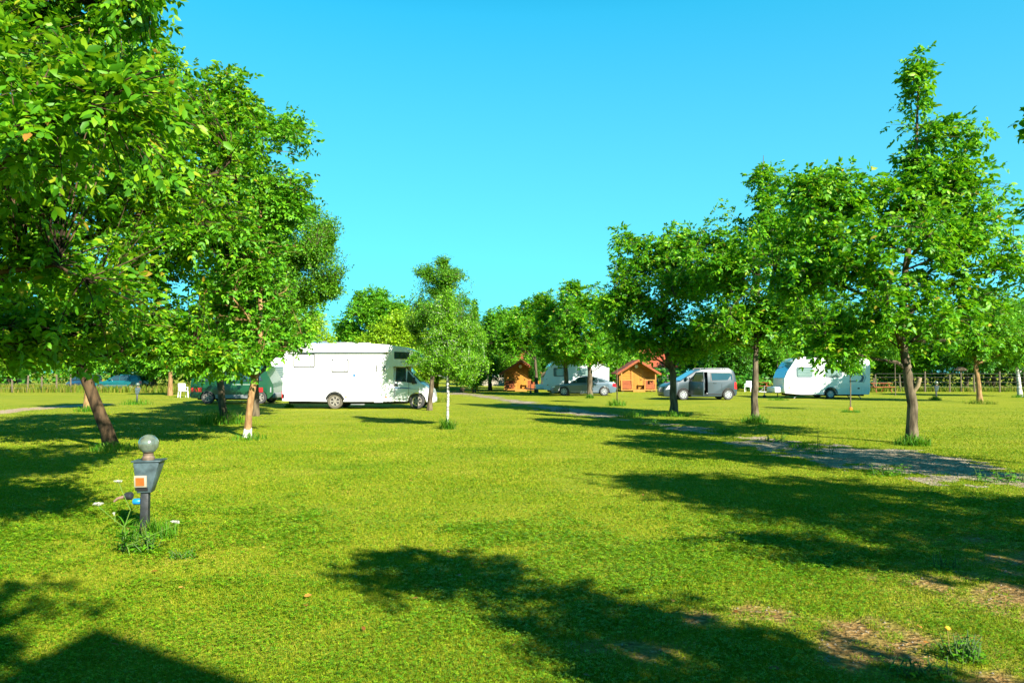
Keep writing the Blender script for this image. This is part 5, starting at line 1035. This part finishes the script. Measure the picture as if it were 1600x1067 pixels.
def chair(loc, rz, label):
    root = empty('plastic_chair', loc, rz, label, 'chair', 'white plastic garden chairs')
    MB().box(-.24, .24, -.24, .24, .40, .44).build('seat', WHITEP, root, .6, .015)
    q = MB(); q.add([(-.24, .20, .44), (.24, .20, .44), (.22, .32, .90), (-.22, .32, .90), (-.24, .24, .44), (.24, .24, .44), (.22, .36, .90), (-.22, .36, .90)], [(0, 1, 2, 3), (7, 6, 5, 4), (0, 4, 5, 1), (1, 5, 6, 2), (2, 6, 7, 3), (3, 7, 4, 0)]); q.build('backrest', WHITEP, root, .6, .015)
    for x in (-.22, .22):
        for y in (-.22, .22): MB().tube([(x, y, .41), (x * 1.12, y * 1.12, 0)], [.028, .022], 6).build('leg', WHITEP, root, .8)
        MB().box(x - .025, x + .025, -.22, .26, .64, .67).build('armrest', WHITEP, root, .6, .01); MB().tube([(x, -.2, .43), (x, -.2, .65)], .02, 6).build('armrest_support', WHITEP, root)
chair(at(286, 621), .7, 'white plastic chair on the left lawn beside the green van'); chair(at(1169, 612), -.5, 'white plastic chair between the grey car and the white caravan')
def table(loc, rz, label, m=WOODD):
    root = empty('picnic_table', loc, rz, label, 'table')
    q = MB(); [q.box(-.9, .9, -.35 + .145 * k, -.22 + .145 * k, .72, .76) for k in range(5)]; q.build('tabletop', m, root)
    for s in (-1, 1):
        MB().box(-.9, .9, s * .68 - .13, s * .68 + .13, .42, .46).build('bench_seat', m, root)
        q = MB(); q.tube([(s * .65, -.7, 0), (s * .65, -.2, .71)], .04, 5); q.tube([(s * .65, .7, 0), (s * .65, .2, .71)], .04, 5); q.tube([(s * .65, -.75, .39), (s * .65, .75, .39)], .035, 5); q.build('leg_frame', m, root)
table(at(1374, 613), .1, 'red-brown picnic table right behind the rear of the white caravan'); table(at(1185, 611), -.2, 'red-brown picnic table left of the nose of the white caravan')
p = at(1502, 612); root = empty('bird_table', (p.x, p.y, 0), 0, 'pale post with a small dark roof in front of the right fence', 'bird table')
MB().tube([(0, 0, -.05), (0, 0, 1.75)], .05, 7).build('post', OLDW, root, .8); MB().prism([(-.45, 1.80), (.45, 1.80), (0, 2.05)], -.3, .3).build('roof', BD, root); MB().box(-.35, .35, -.25, .25, 1.752, 1.79).build('tray', OLDW, root)

# ------------------------------------------------------------------ tufts and weeds
gt = 'uncut grass tufts on the lawn'
for i, (px, py, R, H, N, what) in enumerate((
    (1425, 695, .50, .50, 420, 'around the foot of the tall walnut with the pale branch stub'), (1180, 660, .45, .45, 300, 'around the foot of the straight walnut in front of the caravan'),
    (1052, 650, .5, .4, 320, 'dark at the foot of the low-forked walnut before the grey car'), (699, 670, .32, .62, 190, 'around the thin white birch trunk'), (345, 662, .75, .95, 520, 'tall and dark at the foot of the feathery tree'),
    (388, 687, .35, .35, 130, 'at the white-painted foot of the slim trunk'), (178, 704, .7, .42, 330, 'at the foot of the leaning trunk'), (962, 634, .5, .6, 160, 'round the sapling between the silver car and the right cabin'),
    (1215, 625, .5, .35, 200, 'round the sapling at the nose of the white caravan'), (1329, 644, .55, .22, 170, 'round the orange-collared sapling'), (1532, 631, .8, .55, 220, 'dry round the brown trunk on the right lawn'),
    (1595, 621, .4, .4, 160, 'at the foot of the white birch at the right edge'), (1461, 625, .45, .5, 200, 'round the white lamp post on the right lawn'), (214, 632, .8, .55, 180, 'round the small lamp post on the left lawn'),
    (137, 643, .42, .55, 240, 'round the orange-brown trunk by the dirt track'), (922, 622, .35, .45, 190, 'at the walnut by the rear wheel of the silver car'), (452, 637, .2, .55, 150, 'under the back bumper of the motorhome'),
    (686, 628, .6, .6, 160, 'dry beside the path behind the birch'), (1255, 700, .5, .3, 170, 'on the gravel path near the tall weed'), (985, 652, .5, .4, 170, 'on the far part of the gravel path'), (1130, 676, .38, .3, 240, 'on the near edge of the gravel path'))):
    clump('grass_tuft', 'grass tuft ' + what, 'grass tuft', at(px, py), R * (.75 + .25 * (i % 3)), H * (.8 + .2 * (i % 2)), N, 600 + i, lean=1.25 if i % 2 else .95, m=GDRY if 'dry' in what else GB, group=gt, w=.013 + .0003 * at(px, py).y)
clump('grass_tuft', 'tall grass tuft at the foot of the near lamp post', 'grass tuft', pl + Vector((.07, -.02, 0)), .30, .30, 420, 640, GB, gt, w=.010)

def weed(name, label, loc, stems, seed, leaf=.07, m=LM, cat='weed', group=None):
    """leafy weed: upright stems with leaves spiralling up"""
    rng = np.random.default_rng(seed); root = empty(name, loc, 0, label, cat, group); mb = MB(); P, D, N_, L = [], [], [], []
    for (dx, dy, h, lx) in stems:
        a = np.array([dx, dy, -.01]); b = np.array([dx + lx, dy + rng.uniform(-.04, .04), h]); mb.tube([a, a * .5 + b * .5 + rng.normal(0, .01, 3), b], [.006, .005, .002], 5)
        n = max(5, int(h / .028))
        for k in range(n):
            t = (k + .5) / n; q = k * 2.4 + rng.uniform(-.4, .4); P.append(a * (1 - t) + b * t); D.append((math.cos(q), math.sin(q), rng.uniform(-.15, .35))); N_.append((rng.normal(0, .2), rng.normal(0, .2), 1)); L.append(leaf * rng.uniform(.6, 1.2) * (1.2 - .7 * t))
    mb.build('stem', mat('weed_stem', (.05, .10, .015), .7), root, .8)
    hang('foliage', leaves_mesh('foliage', np.array(P), np.array(D), np.array(N_), np.array(L), .8), m, root)
    return root
rw = random.Random(3)
weed('tall_weed', 'tall leafy weed standing on the sunlit gravel of the path', at(1278, 712), [(0, 0, .62, .03), (.05, .02, .45, -.03), (-.04, 0, .35, -.05)], 701, .10)
weed('tall_weed', 'shorter leafy weed right of the tall one on the path', at(1297, 710), [(0, 0, .34, .0), (.04, 0, .25, .04)], 702, .09)
weed('leafy_weed', 'bushy green weed on the bare soil in the lower right corner', at(1505, 1030), [(rw.uniform(-.10, .10), rw.uniform(-.07, .07), rw.uniform(.06, .15), rw.uniform(-.08, .08)) for _ in range(34)], 703, .05)
weed('leafy_weed', 'clump of broad-leaved weeds at the bottom of the lower right bare patch', at(1440, 1055), [(rw.uniform(-.16, .16), rw.uniform(-.06, .06), rw.uniform(.03, .09), rw.uniform(-.06, .06)) for _ in range(26)], 704, .055)
weed('leafy_weed', 'small bright weed on the shadow edge above the bare patches at the right', at(1478, 888), [(rw.uniform(-.10, .10), rw.uniform(-.06, .06), rw.uniform(.05, .14), rw.uniform(-.04, .04)) for _ in range(14)], 705, .05)
weed('leafy_weed', 'spreading green plant at the foot of the near lamp post', at(216, 862), [(rw.uniform(-.18, .16), rw.uniform(-.09, .09), rw.uniform(.08, .22), rw.uniform(-.08, .08)) for _ in range(40)], 706, .085)
weed('leafy_weed', 'low green plant on the lawn right of the near lamp post', at(286, 872), [(rw.uniform(-.12, .12), rw.uniform(-.07, .07), rw.uniform(.03, .08), rw.uniform(-.05, .05)) for _ in range(20)], 707, .06)
for px, py, s in ((1390, 742, 1), (1560, 752, 2), (1210, 690, 3), (1015, 664, 4), (880, 643, 5)):
    weed('leafy_weed', ('low dark weed on the shaded gravel, right part of the path', 'low dark weed where the path leaves at the right edge', 'low weed on the sunlit middle of the path', 'low weed on the shaded far path', 'low weed at the far end of the path')[s - 1],
         at(px, py), [(rw.uniform(-.3, .3), rw.uniform(-.2, .2), rw.uniform(.08, .22), rw.uniform(-.06, .06)) for _ in range(22)], 710 + s, .11)
# dandelion seed stalk and wild carrot
p = at(1482, 1022); root = empty('dandelion', p, 0, 'single yellow dandelion head on a bare stalk at the lower right', 'flower')
MB().tube([(0, 0, 0), (.004, 0, .07), (-.004, 0, .145)], [.003, .0025, .002], 6).build('stem', mat('flower_stem', (.28, .20, .05), .7), root, .8)
MB().lathe([(.004, .14), (.014, .146), (.016, .155), (.006, .163)], 12, 'z', (-.004, 0, 0)).build('flower_head', mat('dandelion_yellow', (.75, .42, .02), .7), root, .8)
def wild_carrot():
    p = at(204, 868); root = empty('wild_carrot', p, 0, 'wild carrot with white flower umbels leaning out beside the near lamp post', 'flower'); rng = random.Random(8)
    WF = mat('umbel_white', (.34, .34, .30), .8)
    def w_(px, py): # head position in the stalk's own plane
        D = p.y; return Vector(((px - 800) / FPX * D - p.x, 0, EYE + (581 - py) / FPX * D))
    base = Vector((0, 0, 0)); knee = w_(201, 820)
    stems = [([base, w_(202, 845), knee, w_(186, 812), w_(160, 788)], w_(158, 785), .048), ([knee, w_(207, 795), w_(196, 765), w_(190, 753)], w_(189, 751), .04), ([w_(203, 850), w_(240, 834), w_(285, 815)], w_(278, 813), .038), ([w_(186, 812), w_(184, 803)], w_(183, 801), .012)]
    q = MB()
    for pts, _, _ in stems: q.tube([tuple(v + Vector((0, rng.uniform(-.02, .02), 0))) for v in pts], [.0042 - .0025 * i / len(pts) for i in range(len(pts))], 6)
    q.build('stem', mat('pale_stem', (.09, .17, .02), .6), root, .8)
    for pts, h, r in stems:
        f = MB()
        for k in range(int(18 + r * 500)):
            a, b = rng.uniform(0, 6.28), r * math.sqrt(rng.uniform(0, 1)) ; c = h + Vector((math.cos(a) * b, math.sin(a) * b * .8, .010 - 4 * b * b + rng.uniform(-.004, .004)))
            f.lathe([(.001, -.003), (.0045, 0), (.0035, .003)], 6, 'z', tuple(c)); f.tube([tuple(pts[-1]), tuple(c)], .0012, 3)
        f.build('flower_head', WF, root)
    P, D, N_, L = [], [], [], []
    for a in (knee, w_(203, 845), w_(201, 835)):
        for k in range(7): P.append(a); D.append((rng.uniform(-1, 1), rng.uniform(-.6, .6), rng.uniform(-.2, .7))); N_.append((0, 0, 1)); L.append(rng.uniform(.08, .16))
    hang('leaf', leaves_mesh('leaf', np.array(P), np.array(D, float), np.array(N_, float), np.array(L), .35), GB, root)
wild_carrot()
